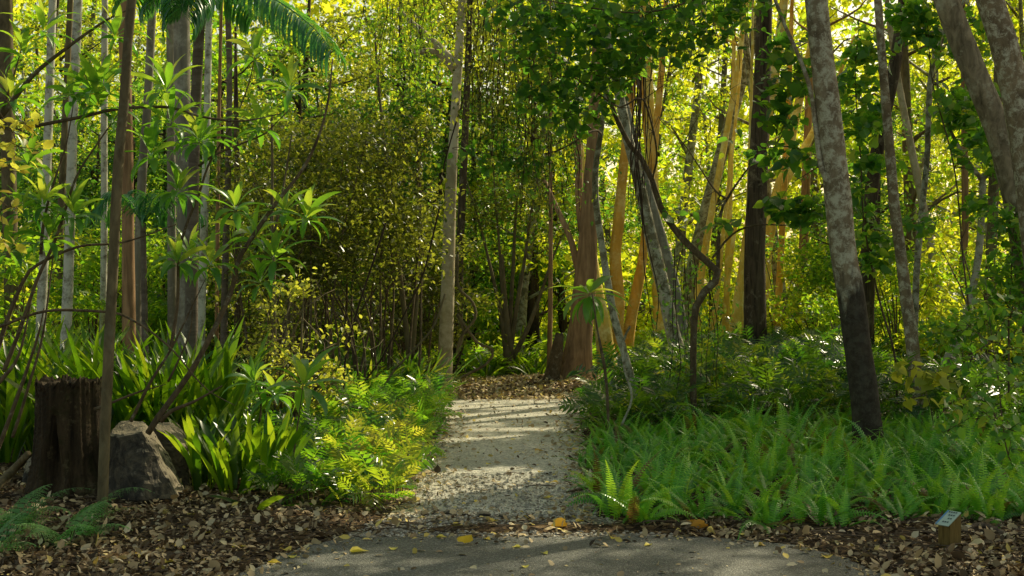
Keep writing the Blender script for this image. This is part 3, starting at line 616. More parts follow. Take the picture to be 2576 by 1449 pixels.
R_ = lambda a, b, n, t, bt, j=60: [(rng.uniform(a, b), t + rng.uniform(-j, j), bt + rng.uniform(-j, j) * 1.6) for _ in range(n)]
creeper('hanging_creeper', 'curtain of thin brown creeper stems right of the cream trunk', R_(1180, 1290, 26, -40, 330), 14, nleaf=1500, mat='mid')
creeper('hanging_creeper', 'tangled creeper stems hanging under the dark canopy at centre', R_(1290, 1400, 26, 20, 480), 14.5, nleaf=1700, mat='mid')
creeper('hanging_creeper', 'creeper strands before the big red brown tree', R_(1360, 1470, 18, 180, 480), 15, nleaf=1000, mat='dark')
creeper('hanging_creeper', 'twisted bare creeper stems around the top of the leaning trees', R_(1560, 1650, 18, 60, 480), 13.6, nleaf=500, mat='dark', w=.007)
creeper('hanging_creeper', 'fine dark twigs hanging in the top right of the dark canopy', R_(1680, 1880, 24, -40, 160), 13.4, nleaf=1500, mat='dark')
creeper('hanging_creeper', 'leafy creeper strands at the top left of the cream trunk', R_(900, 1120, 24, -60, 200), 15, nleaf=1700, mat='bgl')
creeper('hanging_creeper', 'single bare creeper hanging between the two leaning mossy trees', [(1588, 380, 830), (1592, 400, 860)], 15.2, nleaf=30, mat='dark', w=.009)
creeper('hanging_creeper', 'creeper strands climbing by the crooked sapling down to the ground cover', R_(1690, 1780, 10, 640, 980, 40), 14.6, nleaf=500, mat='heart', leaf=.06)

# lianas
def liana(label, pts, Y, w, mat='vine', name='liana'):
    q = np.array([at(p[0], p[1], p[2] if len(p) > 2 else Y) for p in pts])
    o = MB().add(*tube(q, np.full(len(q), w), 7, .07, .1, 0, .008)).build(name, M[mat], loc=q[-1])
    return tag(o, label, 'liana')
liana('twisted liana looping beside the foot of the cream trunk', [(1148, 640), (1152, 720), (1188, 760), (1196, 800), (1160, 850), (1150, 900), (1166, 830), (1150, 790), (1200, 860), (1240, 880), (1225, 915), (1140, 960)], 19.2, .02, 'slim')
liana('straight dark liana slanting from the thicket to the ground left of the path', [(1108, 520), (1085, 620), (1060, 700), (1010, 800), (960, 900), (905, 975)], 16.4, .010)
liana('thin pale arching stem over the dark strap-leaf clump', [(1120, 740), (1090, 820), (1040, 880), (985, 940), (960, 985)], 16.2, .012, 'slim')
liana('long slanting liana crossing the cream trunk', [(1212, 60), (1180, 200), (1140, 330), (1110, 440), (1080, 560), (1060, 660), (1010, 760)], 18.6, .010)
liana('thin stem curving up from the cover left of the path', [(972, 560), (925, 700), (888, 820), (868, 900), (862, 1000)], 15.4, .012)
liana('bare thin stem rising at the right edge of the path', [(1492, 740), (1505, 830), (1522, 920), (1530, 1010), (1534, 1130)], 13, .008, 'branch', 'thin_stem')
liana('thin curved stem standing left of the crooked sapling', [(1588, 820), (1570, 860), (1572, 930), (1590, 1000), (1560, 1080), (1548, 1130)], 13.6, .012, 'lean', 'thin_stem')

# ------------------------------------------------------------------ lance-leaved shrubs of the left foreground
def rosette(mb, c, n=16, L=.3, W=.05, tilt=None, hang=0):
    r = rng
    az = np.arange(n) * 2.4 + r.uniform(0, 6); k = np.arange(n) / n
    el = np.radians(78 - 100 * k + r.normal(size=n) * 9)
    el -= hang
    Ls = L * (.62 + .5 * np.sin(np.pi * np.clip(k * .9 + .12, 0, 1))) * r.uniform(.8, 1.15, n)
    tone = np.clip(.75 - .55 * k + r.normal(size=n) * .16, 0, 1)
    base = np.asarray(c) + np.stack([np.cos(az), np.sin(az), np.zeros(n)], -1) * .01 - np.array([0, 0, 1]) * (k * .06)[:, None]
    mb.add(*strap(base, az, el, Ls, W * r.uniform(.8, 1.2, n), .5 + .9 * k + r.uniform(0, .3, n), 6, 'lance', .16, 0, r.normal(size=n) * .3, R=tone))

def lance_shrub(label, stems, ros, Yb, group=None, leafL=.29, wid=.05, droop=0):
    base = at(*stems[0][0][-1][:2], Yb)
    root = thing('lance_leaf_shrub', (base[0], Yb, 0), label, 'shrub', group)
    for pts, w in stems:
        q = np.array([at(p[0], p[1], p[2] if len(p) > 2 else Yb) for p in pts])
        ww = (w * (.22 + .78 * np.linspace(0, 1, len(q)) ** .8)) / 2 / F * Yb
        MB().add(*tube(q, ww, 8, .06, .08, 0, .006)).build('branch', M['branch'], root)
    for r_ in ros:
        mb = MB(); rosette(mb, at(r_[0], r_[1], r_[2] if len(r_) > 2 else Yb), int(rng.integers(13, 19)), leafL * rng.uniform(.85, 1.12), wid, None, droop)
        mb.build('leaf_rosette', M['cordy'], root)
    return root
lance_shrub('lance-leaved shrub whose long thick branches rise from behind the rock', [
    ([(838, 150, 10.2), (832, 230, 10.15), (815, 310, 10.1), (785, 385, 10.1), (745, 450, 10.1), (700, 505, 10.05), (645, 585, 10), (600, 660, 10), (580, 740, 10), (500, 895, 9.95), (450, 975, 9.95), (400, 1045, 9.9), (372, 1090, 9.9)], 17),
    ([(560, 970), (490, 1010), (430, 1035), (405, 1060)], 14),
    ([(415, 967), (350, 985), (280, 1012), (235, 1030)], 9),
    ([(520, 700), (470, 800), (430, 880), (380, 960), (330, 1060)], 9),
    ([(480, 740), (476, 830), (440, 920), (420, 960)], 7),
    ([(640, 140, 9.8), (625, 210, 9.8), (590, 300, 9.85), (560, 350, 9.9), (520, 420, 9.9), (498, 490, 9.9), (470, 560, 9.9), (450, 640, 9.9), (448, 760, 9.9), (430, 880, 9.9)], 9),
    ([(745, 260), (700, 305), (670, 335), (600, 365), (540, 390), (500, 418)], 7)], 
    [(640, 135, 9.8), (728, 215, 10), (655, 312, 9.9), (450, 472, 9.8), (592, 515, 9.9), (715, 525, 10.1), (448, 650, 9.8), (530, 655, 9.9), (690, 640, 10), (640, 590, 10.2), (480, 640, 10.1), (655, 700, 10.2), (770, 540, 10.2), (510, 345, 9.9)], 9.9)
lance_shrub('lance-leaved shrub at the left with boughs sweeping right behind the slim trunk', [
    ([(712, 285), (645, 300), (590, 305), (500, 292), (425, 270), (300, 273), (200, 295), (75, 320)], 10),
    ([(445, 565), (310, 610), (200, 620), (95, 665), (60, 700), (20, 790), (0, 850), (-30, 960)], 14),
    ([(300, 285), (240, 370), (190, 450), (140, 600), (95, 700), (50, 830), (10, 930)], 12),
    ([(320, 25), (260, 55), (150, 135), (80, 195), (5, 295)], 14),
    ([(590, 1020), (525, 985), (480, 940), (435, 885), (370, 830), (300, 790), (265, 785), (120, 783), (0, 823)], 8),
    ([(110, 775), (95, 840), (75, 900), (40, 1000), (0, 1110), (-20, 1160)], 13),
    ([(80, 750), (50, 890), (10, 950), (-40, 1000)], 14),
    ([(140, 600), (128, 720), (110, 850), (70, 980), (30, 1100)], 9), ([(185, 250), (165, 360), (130, 470), (110, 560), (105, 640)], 9), ([(60, 100), (30, 210), (0, 300)], 9)],
    [(418, 215), (500, 345), (380, 380), (180, 235), (185, 530), (110, 505), (55, 520), (125, 590), (260, 200), (235, 220), (60, 130), (110, 70), (30, 240), (290, 80), (430, 300), (20, 620), (250, 260), (70, 400)], 9.7)
lance_shrub('young lance-leaved plant on one bare stem left of the path', [([(762, 965), (752, 1040), (742, 1110), (732, 1180), (726, 1245)], 6)], [(764, 962)], 10.3, leafL=.40, wid=.068)
lance_shrub('single rosette of drooping leaves on a bare stem before the big red brown tree', [([(1482, 735), (1498, 800), (1512, 880), (1524, 960), (1532, 1110)], 5)], [(1482, 735)], 13.4, leafL=.44, wid=.075, droop=.7)
lance_shrub('low lance-leaved plant among the cover at the upper left of the path', [([(640, 960), (655, 1010), (650, 1070)], 6)], [(640, 955), (690, 985)], 11.2, leafL=.28)

# bright leaves at the left edge
spray('leafy_sapling', 'sunlit yellow and orange leaves at the left edge of the photo', 'sapling', [(-10, 250, 8.6), (-20, 500, 8.6), (-30, 800, 8.6), (-40, 1200, 8.6)], 8.6,
      [(30, 330, 8.6, .14, 22), (50, 370, 8.6, .14, 26), (15, 420, 8.6, .13, 22), (20, 520, 8.6, .12, 18), (10, 600, 8.6, .12, 16), (60, 310, 8.6, .1, 12)], 'orange', .075, 'ovate', w=(.002, .006))

# ------------------------------------------------------------------ palm fronds at the top
def palm_frond(mb, pts, Y, n=76, L=.4):
    q = curve(np.array([at(p[0], p[1], p[2] if len(p) > 2 else Y) for p in pts]), .02)
    mb.add(*tube(q[::6], np.linspace(.012, .003, len(q[::6])), 6, .05, .03))
    T = unit(np.gradient(q, axis=0)); idx = np.linspace(len(q) * .12, len(q) - 2, n).astype(int)
    for sg in (-1, 1):
        sd = unit(np.cross(T[idx], np.array([0, 0, 1.0]))) * sg
        d = unit(sd * .8 + T[idx] * .75 + np.array([0, 0, .15]))
        az = np.arctan2(d[:, 1], d[:, 0]); el = np.arcsin(np.clip(d[:, 2], -1, 1))
        k = np.linspace(0, 1, n)
        Ls = L * (.55 + .6 * np.sin(np.pi * (.15 + .72 * k)))
        mb.add(*strap(q[idx], az, el, Ls, np.full(n, .021), 1.5 + rng.uniform(0, .5, n), 5, 'strap', .15, 0, rng.normal(size=n) * .15))
palm = thing('palm_tree', at(430, gy(12.5), 12.5) * np.array([1, 1, 0]), 'palm leaning its green fronds into the top left of the photo', 'palm')
MB().add(*tube(np.array([at(520, -110, 12.2), at(500, 100, 12.9), at(486, 500, 13), at(478, gy(13), 13)]), [.045, .05, .055, .07], 10, .1, .02)).build('trunk', M['ringed'], palm)
for pts in ([(520, -100, 12), (600, -50, 11.6), (670, -14, 11.4), (740, 30, 11.2), (800, 82, 11), (836, 130, 10.9)], [(515, -100, 12), (470, -70, 11.7), (430, -40, 11.5), (400, 0, 11.3)], [(520, -100, 12), (560, -60, 12.6), (610, -20, 13), (650, 40, 13.4)],
            [(515, -95, 12), (500, -70, 11.5), (470, -20, 11), (455, 40, 10.8)], [(515, -100, 12), (440, -110, 12.3), (370, -60, 12.6), (330, 0, 12.9)]):
    mb = MB(); palm_frond(mb, pts, 12); mb.build('frond', M['palm'], palm)
low_palm = thing('young_palm', at(640, gy(14), 14) * np.array([1, 1, 0]), 'young palm with fine fronds half hidden behind the lance-leaved shrub', 'palm')
for a in range(5):
    c = at(360, 560, 15); e = c + np.array([math.cos(a * 1.25), math.sin(a * 1.25) * .6, .15]) * .6
    mb = MB(); q = [c, c + (e - c) * .5 + np.array([0, 0, .25]), e]
    pts = [((p[0] * F / p[1] + CX), HY - (p[2] - H) * F / p[1], p[1]) for p in q]
    palm_frond(mb, pts, 15, 30, .3); mb.build('frond', M['palm'], low_palm)
MB().add(*tube(np.array([at(360, 560, 15), at(364, 800, 15), at(366, gy(15), 15)]), [.03, .035, .045], 8, .1, .03)).build('trunk', M['ringed'], low_palm)

# ------------------------------------------------------------------ the thicket and shrubs
def shrub(name, label, px, Y, halfw, z0, z1, n, leaf, mat, stems=9, cat='shrub', group=None, tmpl='rhomb', clumps=22, depth=None, stemmat='branch', crad=.35, up=.6, droop=.4):
    c = at(px, gy(Y), Y); root = thing(name, (c[0], Y, 0), label, cat, group)
    depth = depth or halfw * .7
    mb = MB(); cl = []
    for k in range(clumps):
        a = rng.uniform(0, 6.28); q = math.sqrt(rng.uniform(.1, 1)); z = rng.uniform(z0, z1)
        f = 1 - .35 * max(0, (z - z0) / (z1 - z0) - .5) * 2
        cl.append((np.array([c[0] + math.cos(a) * q * halfw * f, Y + math.sin(a) * q * depth * f, z]), crad * rng.uniform(.7, 1.3), n / clumps))
    for k in range(stems):
        e = cl[rng.integers(len(cl))][0]; b = np.array([c[0] + rng.normal() * halfw * .3, Y + rng.normal() * depth * .3, -.03])
        m_ = b + (e - b) * np.array([.25, .25, .55]) + rng.normal(size=3) * .08
        mb.add(*tube(np.array([e, m_, b]), [.004, .012, .018], 6, .12, .06, 0, .015))
        for j in range(5):
            t_ = rng.uniform(.35, .9); s_ = m_ + (e - m_) * t_; d = rng.normal(size=3) * .3
            mb.add(*tube(np.array([s_ + d, s_ + d * .5 + rng.normal(size=3) * .06, s_]), [.002, .003, .006], 4, .12, .05))
    mb.build('stem', M[stemmat], root)
    C = clump_points(cl); C = C[keep_gaps(C)]
    MB().add(*leaves(C, leaf, tmpl, up, droop)).build('foliage', M[mat], root)
    return root
TH = 'shrubs of the dark thicket left of the path'
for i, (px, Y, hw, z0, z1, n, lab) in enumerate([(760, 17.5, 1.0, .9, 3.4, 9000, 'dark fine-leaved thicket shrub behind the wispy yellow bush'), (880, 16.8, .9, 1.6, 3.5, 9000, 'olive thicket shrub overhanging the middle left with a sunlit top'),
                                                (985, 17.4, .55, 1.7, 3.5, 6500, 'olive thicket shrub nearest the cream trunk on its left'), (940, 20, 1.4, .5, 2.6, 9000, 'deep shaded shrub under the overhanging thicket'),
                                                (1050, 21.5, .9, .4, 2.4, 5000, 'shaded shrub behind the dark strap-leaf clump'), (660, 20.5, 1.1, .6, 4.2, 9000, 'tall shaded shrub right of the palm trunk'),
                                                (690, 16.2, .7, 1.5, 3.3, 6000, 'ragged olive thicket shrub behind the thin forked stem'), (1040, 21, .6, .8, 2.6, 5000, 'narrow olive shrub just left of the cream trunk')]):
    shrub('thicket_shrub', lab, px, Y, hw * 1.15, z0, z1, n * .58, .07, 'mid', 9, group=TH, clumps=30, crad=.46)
shrub('wispy_bush', 'wispy yellow-leaved bush of arching twigs left of the path', 740, 13.6, .52, .3, 1.85, 1500, .055, 'yel', 26, tmpl='ovate', clumps=26, crad=.24, stemmat='slim')

# ------------------------------------------------------------------ strap-leaf plants
def strap_plant(px, Y, n, L, W, label, group, mat='strap', elr=(55, 88), bend=(.3, 1.3), wave=.05):
    c = at(px, gy(Y), Y); root = tag(bpy.data.objects.new('strap_leaf_plant', None), label, 'plant', group)
    az = rng.uniform(0, 6.28, n); el = np.radians(rng.uniform(*elr, n))
    b = np.array([c[0], Y, -.02]) + np.stack([np.cos(az), np.sin(az), np.zeros(n)], -1) * rng.uniform(.02, .12, n)[:, None]
    v = strap(b, az, el, L * rng.uniform(.65, 1.12, n), W * rng.uniform(.7, 1.2, n), rng.uniform(*bend, n), 9, 'strap', .12, wave)
    bpy.data.objects.remove(root)
    o = MB().add(*v).build('strap_leaf_plant', M[mat], loc=(c[0], Y, 0))
    return tag(o, label, 'plant', group)
g1 = 'strap-leaf plants crowding behind the stump'; g2 = 'strap-leaf plants right of the rock'; g3 = 'dark strap-leaf plants left of the cream trunk'; g4 = 'low strap-leaf plants before the vase-shaped tree'
for px in range(-20, 560, 26):
    Y = 11.6 + rng.uniform(0, 1.6)
    strap_plant(px + rng.uniform(-12, 12), Y, 24, 1.22, .062, 'tall bright green strap-leaf plant in the dense row behind the stump', g1, elr=(62, 89), bend=(.15, .9))
for px, Y in ((500, 10.5), (545, 10.7), (590, 10.4), (630, 10.7), (665, 10.5), (520, 11.1), (600, 11.2), (690, 10.9)):
    strap_plant(px, Y, 18, .64, .055, 'bright strap-leaf plant in the clump between the rock and the path', g2, wave=.12, elr=(58, 88), bend=(.15, .8))
o = strap_plant(640, 9.75, 5, .5, .05, 'low strap-leaf plant with arching blades lying over the leaf litter', None, elr=(5, 30), bend=(.2, .6))
for px in range(850, 1075, 22):
    strap_plant(px + rng.uniform(-8, 8), 17.6 + rng.uniform(-.7, .9), 40, .85, .032, 'dark grassy strap-leaf plant left of the cream trunk', g3, mat='coverdark', elr=(45, 88), bend=(.4, 1.5))
for px in range(1140, 1400, 22):
    strap_plant(px + rng.uniform(-8, 8), 22.2 + rng.uniform(-.4, 1.2), 34, .5, .04, 'low strap-leaf plant behind the path junction', g4, elr=(35, 85), bend=(.5, 1.4))
for px in range(1590, 1690, 26):
    strap_plant(px, 22 + rng.uniform(-.4, .4), 26, .65, .05, 'bright yellow green strap-leaf plant at the foot of the orange trunks', 'sunlit strap-leaf plants under the orange trunks', elr=(45, 85), bend=(.4, 1.3))
for px in (2020, 2060, 2100):
    strap_plant(px, 14.2, 10, .5, .12, 'broad-leaved low plant left of the blackened foot of the spotted tree', 'broad-leaved low plants beside the spotted tree', elr=(25, 60), bend=(.5, 1))

# ------------------------------------------------------------------ ground cover
def inside(P, poly):
    x, y = P[:, 0], P[:, 1]; ok = np.zeros(len(P), bool); n = len(poly); j = n - 1
    for i in range(n):
        xi, yi = poly[i][:2]; xj, yj = poly[j][:2]
        c = ((yi > y) != (yj > y)) & (x < (xj - xi) * (y - yi) / (yj - yi + 1e-12) + xi); ok ^= c; j = i
    return ok
def scatter(poly, dens):
    p = np.array(poly)[:, :2]; lo = p.min(0); hi = p.max(0); n = int(np.prod(hi - lo) * dens)
    q = rng.uniform(lo, hi, (n, 2)); return q[inside(q, p)]
def vnoise(P, f, seed=0):
    r = np.random.default_rng(seed); o = np.zeros(len(P))
    for k in range(6):
        a = r.uniform(0, 6.28); w = f * r.uniform(.6, 1.7); o += np.sin(P[:, 0] * w * math.cos(a) + P[:, 1] * w * math.sin(a) + r.uniform(0, 6.28))
    return o / 6

PATH_L = [(960, 1312), (990, 1295), (1040, 1210), (1072, 1130), (1108, 1078), (1122, 1045), (1085, 1028), (900, 1020)]
PATH_R = [(1512, 1312), (1500, 1290), (1482, 1200), (1468, 1120), (1458, 1065), (1472, 1035), (1540, 1022), (1750, 1016)]
pl = [gnd(*p) for p in PATH_L]; pr = [gnd(*p) for p in PATH_R]
path_poly = pl + [gnd(900, 1004), gnd(1750, 1002)] + pr[::-1]
road_px = [(600, 1449), (670, 1412), (770, 1374), (870, 1354), (1000, 1352), (1300, 1351), (1600, 1350), (1720, 1352), (1880, 1359), (2010, 1374), (2130, 1404), (2240, 1452)]
road_poly = [gnd(*p) for p in road_px] + [np.array([4.2, 6.6, 0]), np.array([5.2, 5.0, 0]), np.array([5.2, -4, 0]), np.array([-5.2, -4, 0]), np.array([-5.2, 5.4, 0]), np.array([-2.4, 6.9, 0])]

# sword-fern bed at the right
fb = [gnd(1492, 1325), gnd(1482, 1200), gnd(1500, 1120), gnd(1560, 1100)] + [at(1900, gy(14.4), 14.4), at(2750, gy(14.8), 14.8), at(2850, 1340, 8.85), gnd(2500, 1318), gnd(2300, 1312), gnd(2150, 1342), gnd(1900, 1340), gnd(1700, 1328)]
C = scatter(fb, 21); n0 = 8
P = np.repeat(C, n0, 0) + rng.normal(size=(len(C) * n0, 2)) * .05
n = len(P); base = np.column_stack([P, np.zeros(n)])
el = np.radians(rng.uniform(30, 86, n)); L = rng.uniform(.26, .52, n) * (1 + .25 * vnoise(P, 2.2, 3))
tone = np.clip(.38 + .3 * vnoise(P, 1.8, 4) + rng.normal(size=n) * .28 + .14 * (el > 1.15), 0, 1)
tone = np.where(rng.uniform(0, 1, n) < .035, 1.0, tone * .66)
o = MB().add(*fronds(base, rng.uniform(0, 6.28, n), el, L, rng.uniform(.5, 2.0, n), 24, .09, .04, .05, .22, .06, 'sword', R=tone, roll=rng.normal(size=n) * .35)).build('fern_bed', M['fern'])
tag(o, 'dense bed of bright green sword ferns filling the lower right', 'ferns', kind='stuff')

# glossy lobed-leaf cover
def cover(name, label, poly, dens, Lr, mat='cover', hfun=None, seed=1, gapz=None):
    P = scatter(poly, dens); n = len(P)
    z = np.zeros(n)
    if hfun is not None: z = hfun(P)
    z = z * rng.uniform(.2, 1, n)
    base = np.column_stack([P, z])
    el = np.radians(rng.uniform(20, 85, n)); L = rng.uniform(*Lr, n)
    tone = np.clip(.36 + .3 * vnoise(P, 2.0, seed) + rng.normal(size=n) * .18, 0, 1)
    v = fronds(base, rng.uniform(0, 6.28, n), el, L, rng.uniform(.4, 1.4, n), 8, .34, .1, .34, .75, .1, 'lobed', R=tone)
    o = MB().add(*v).build(name, M[mat]); return tag(o, label, 'ground cover', kind='stuff')
lc = [gnd(700, 1275), gnd(860, 1288), gnd(975, 1288), gnd(1028, 1205), gnd(1060, 1128), gnd(1096, 1076), gnd(1108, 1044), gnd(1070, 1028), gnd(880, 1016), at(820, gy(19), 19), at(560, gy(17.5), 17.5), at(520, gy(13), 13), gnd(700, 1180)]
cover('ground_cover', 'glossy lobed-leaf ground cover along the left side of the path', lc, 150, (.2, .42), hfun=lambda P: .12 + .1 * vnoise(P, 1.5, 9) + np.clip((P[:, 1] - 12) * .03, 0, .2), seed=2)
rc = [gnd(1492, 1118), gnd(1470, 1062), gnd(1490, 1040), gnd(1560, 1028), at(1640, gy(18), 18), at(1640, gy(24), 24), at(2700, gy(26), 26), at(2800, gy(14), 14), at(1900, gy(13.9), 13.9)]
cover('ground_cover', 'dark glossy lobed-leaf cover rising behind the fern bed at the right', rc, 90, (.26, .5), mat='coverdark', hfun=lambda P: np.clip(.32 + .3 * vnoise(P, 1.6, 12) + np.clip((P[:, 1] - 13.5) * .03, -.1, .18), .03, 1), seed=5)
rm = [at(1680, gy(15.2), 15.2), at(1670, gy(17.5), 17.5), at(1740, gy(19), 19), at(2180, gy(19.5), 19.5), at(2230, gy(16), 16), at(1960, gy(15.4), 15.4), at(1740, gy(15), 15)]
cover('ground_cover', 'mounds of dark shining lobed leaves around the foot of the dark trunk', rm, 150, (.28, .5), mat='coverdark', hfun=lambda P: np.clip(.55 + .35 * vnoise(P, 1.7, 15), .1, .95), seed=8)
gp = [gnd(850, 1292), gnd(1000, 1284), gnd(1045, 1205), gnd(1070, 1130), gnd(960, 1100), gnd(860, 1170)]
cover('ground_cover', 'sunlit golden green leaves at the bend of the left path edge', gp, 110, (.18, .36), mat='coversun', hfun=lambda P: .2 + .12 * vnoise(P, 2.5, 19), seed=9)
bcv = [np.array([-12, 20, 0]), np.array([-3, 19, 0]), np.array([-1.3, 21.5, 0]), np.array([.9, 23.2, 0]), np.array([4, 24, 0]), np.array([13, 26, 0]), np.array([16, 36, 0]), np.array([-16, 36, 0])]
cover('ground_cover', 'distant low green undergrowth between the far trunks', bcv, 26, (.35, .8), 'bgl', seed=7)

# ------------------------------------------------------------------ bracken in the lower left corner
def bracken(label, px, py, specs, group=None, Y=None):
    Y = Y or gY(py); c = at(px, gy(Y), Y); root = thing('bracken_fern', (c[0], Y, 0), label, 'fern', group)
    for az, el, L, bend in specs:
        b = np.array([[c[0], Y, 0.0]])
        v = fronds(b, np.array([math.radians(az)]), np.array([math.radians(el)]), np.array([L * .95]), np.array([bend]), 12, .36, .05, .22, .4, .3, 'tri', sub=8, roll=np.array([rng.normal() * .2]))
        MB().add(*v).build('frond', M['brack'], root)
    return root
bracken('blue green bracken fern before the slim trunk in the lower left', 175, 1375, [(-60, 50, .5, 1.3), (-20, 42, .5, 1.1), (-110, 45, .42, 1.2), (200, 50, .42, 1.2), (60, 60, .45, 1.0), (20, 55, .5, 1.2), (-80, 25, .36, .8)], Y=8.45)
bracken('pale bracken fern at the left edge beside the stump', 30, 1330, [(20, 60, .62, 1.3), (-20, 52, .56, 1.4), (60, 65, .5, 1.2), (-70, 50, .5, 1.2), (160, 50, .5, 1), (-40, 30, .45, 1)], Y=8.8)
bracken('single small bracken frond crossing the slim trunk at its foot', 195, 1290, [(5, 62, .62, 1.5), (-35, 58, .5, 1.4)], Y=9.0)
bracken('bracken fern in the very corner of the lower left', -30, 1440, [(10, 55, .55, 1.2), (60, 60, .5, 1.1), (-30, 40, .45, 1), (120, 50, .4, 1)], Y=8.0)

# ------------------------------------------------------------------ stump, rocks, sign
def stump():
    Y = 10.35; c = at(172, gy(Y), Y); n, m = 128, 70
    th = np.arange(n) / n * 2 * np.pi; zt = .845
    V = []; r = np.random.default_rng(3)
    ph = r.uniform(0, 6.28, 12)
    for i in range(m + 1):
        z = zt * i / m
        rad = .23 + .085 * (1 - i / m) ** 3
        rr = rad * (1 + .035 * np.sin(3 * th + ph[0]) + .03 * np.sin(7 * th + ph[1] + z * 1.5) + .02 * np.sin(17 * th + ph[2] + z) + .014 * np.sin(31 * th + ph[3] + 2 * z) + .01 * r.normal(size=n))
        a = (th - (-1.72) + np.pi) % (2 * np.pi) - np.pi                      # the rotten hollow faces the viewer
        wd = .16 + .09 * math.sin(z * 9)
        rr -= .12 * np.exp(-(a / wd) ** 2) * np.clip((.66 - z) * 5, 0, 1)
        a2 = (th - (-1.1) + np.pi) % (2 * np.pi) - np.pi
        rr -= .03 * np.exp(-(a2 / .1) ** 2) * (1 - .5 * z)
        rr += .12 * np.exp(-((th - 5.9) / .3) ** 2) * max(0, 1 - z / .3) ** 1.5
        zz = np.full(n, z) + ((.02 * np.sin(2 * th + ph[6]) + .016 * np.sin(9 * th + ph[5]) + .014 * r.normal(size=n)) * (i / m) ** 8)
        V.append(np.stack([c[0] + rr * np.cos(th), Y + rr * np.sin(th), zz], -1))
    top = V[-1]
    for k in (.9, .6, .3): V.append(np.column_stack([c[0] + (top[:, 0] - c[0]) * k, Y + (top[:, 1] - Y) * k, np.full(n, zt - .012) + .012 * r.normal(size=n)]))
    Vn = np.concatenate(V); R = len(V)
    i = np.arange(R - 1)[:, None] * n; j = np.arange(n)[None, :]; j2 = (j + 1) % n
    q = np.stack([i + j, i + j2, i + n + j2, i + n + j], -1).reshape(-1, 4)
    Vn = np.vstack([Vn, [[c[0], Y, zt - .01]]]); e = len(Vn) - 1
    Fc = np.vstack([q[:, [0, 1, 2]], q[:, [0, 2, 3]], np.stack([(R - 1) * n + np.arange(n), (R - 1) * n + (np.arange(n) + 1) % n, np.full(n, e)], -1)])
    o = MB().add(Vn, Fc).build('tree_stump', M['stump'], loc=(c[0], Y, 0))
    return tag(o, 'old dark sawn tree stump with a rotten hollow, at lower left', 'stump')
M['stump'] = bark_mat('rotten stump wood', (.010, .007, .004), (.085, .058, .03), (.13, .105, .055), .12, 6, .12, 16, 1.0, moss=(.03, .028, .008))
stump()

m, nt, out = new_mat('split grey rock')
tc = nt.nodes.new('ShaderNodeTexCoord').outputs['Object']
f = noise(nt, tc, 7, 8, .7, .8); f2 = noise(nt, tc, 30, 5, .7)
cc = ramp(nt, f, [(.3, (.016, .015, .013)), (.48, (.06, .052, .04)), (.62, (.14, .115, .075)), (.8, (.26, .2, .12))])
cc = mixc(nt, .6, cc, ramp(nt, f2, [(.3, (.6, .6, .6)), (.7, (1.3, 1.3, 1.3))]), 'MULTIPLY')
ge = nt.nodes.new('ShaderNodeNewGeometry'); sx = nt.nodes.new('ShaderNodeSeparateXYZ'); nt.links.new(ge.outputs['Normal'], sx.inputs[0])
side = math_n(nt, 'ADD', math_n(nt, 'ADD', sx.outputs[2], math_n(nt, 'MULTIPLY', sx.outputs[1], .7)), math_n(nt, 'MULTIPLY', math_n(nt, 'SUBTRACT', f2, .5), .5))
cc = mixc(nt, math_n(nt, 'MULTIPLY', ramp(nt, side, [(.0, (0, 0, 0)), (.3, (1, 1, 1))]), .8), cc, (.30, .25, .17))  # shading put into the colour
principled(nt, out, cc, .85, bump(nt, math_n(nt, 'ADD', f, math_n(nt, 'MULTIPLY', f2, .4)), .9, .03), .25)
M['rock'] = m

import bmesh
def rock(label, front, back, Yf, Yb, seed):
    bm = bmesh.new()
    for p in front: bm.verts.new(at(p[0], p[1], p[2] if len(p) > 2 else Yf))
    for p in back: bm.verts.new(at(p[0], p[1], p[2] if len(p) > 2 else Yb))
    r_ = bmesh.ops.convex_hull(bm, input=bm.verts)
    bmesh.ops.delete(bm, geom=[g for g in r_['geom_interior'] if isinstance(g, bmesh.types.BMVert)] + [g for g in r_['geom_unused'] if isinstance(g, bmesh.types.BMVert)], context='VERTS')
    bmesh.ops.bevel(bm, geom=list(bm.edges), offset=.012, segments=1, affect='EDGES', profile=.6)
    bmesh.ops.triangulate(bm, faces=bm.faces)
    for _ in range(4): 
        bmesh.ops.subdivide_edges(bm, edges=[e for e in bm.edges if e.calc_length() > .03], cuts=1, use_grid_fill=True)
        bmesh.ops.triangulate(bm, faces=bm.faces)
    from mathutils import noise as mn, Vector
    bm.normal_update()
    for v in bm.verts:
        p = v.co * 6 + Vector((seed, 0, 0)); d = mn.fractal(p, 1.0, 2.0, 5) * .02 + mn.noise(v.co * 34) * .006
        v.co += v.normal * d
    me = bpy.data.meshes.new('rock'); c = np.array(at((front[0][0] + front[2][0]) / 2, gy(Yf), Yf)); c[2] = 0
    for v in bm.verts: v.co -= Vector(c)
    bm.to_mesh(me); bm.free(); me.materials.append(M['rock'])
    o = bpy.data.objects.new('rock', me); o.location = c; col.objects.link(o)
    return tag(o, label, 'rock')
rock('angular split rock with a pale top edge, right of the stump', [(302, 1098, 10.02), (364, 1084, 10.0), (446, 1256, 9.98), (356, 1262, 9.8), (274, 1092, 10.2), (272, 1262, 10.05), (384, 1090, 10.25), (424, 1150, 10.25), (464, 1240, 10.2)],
     [(298, 1058, 10.6), (362, 1060, 10.6), (395, 1112, 10.7), (455, 1215, 10.7), (280, 1215, 10.7)], 10.0, 10.6, 3)
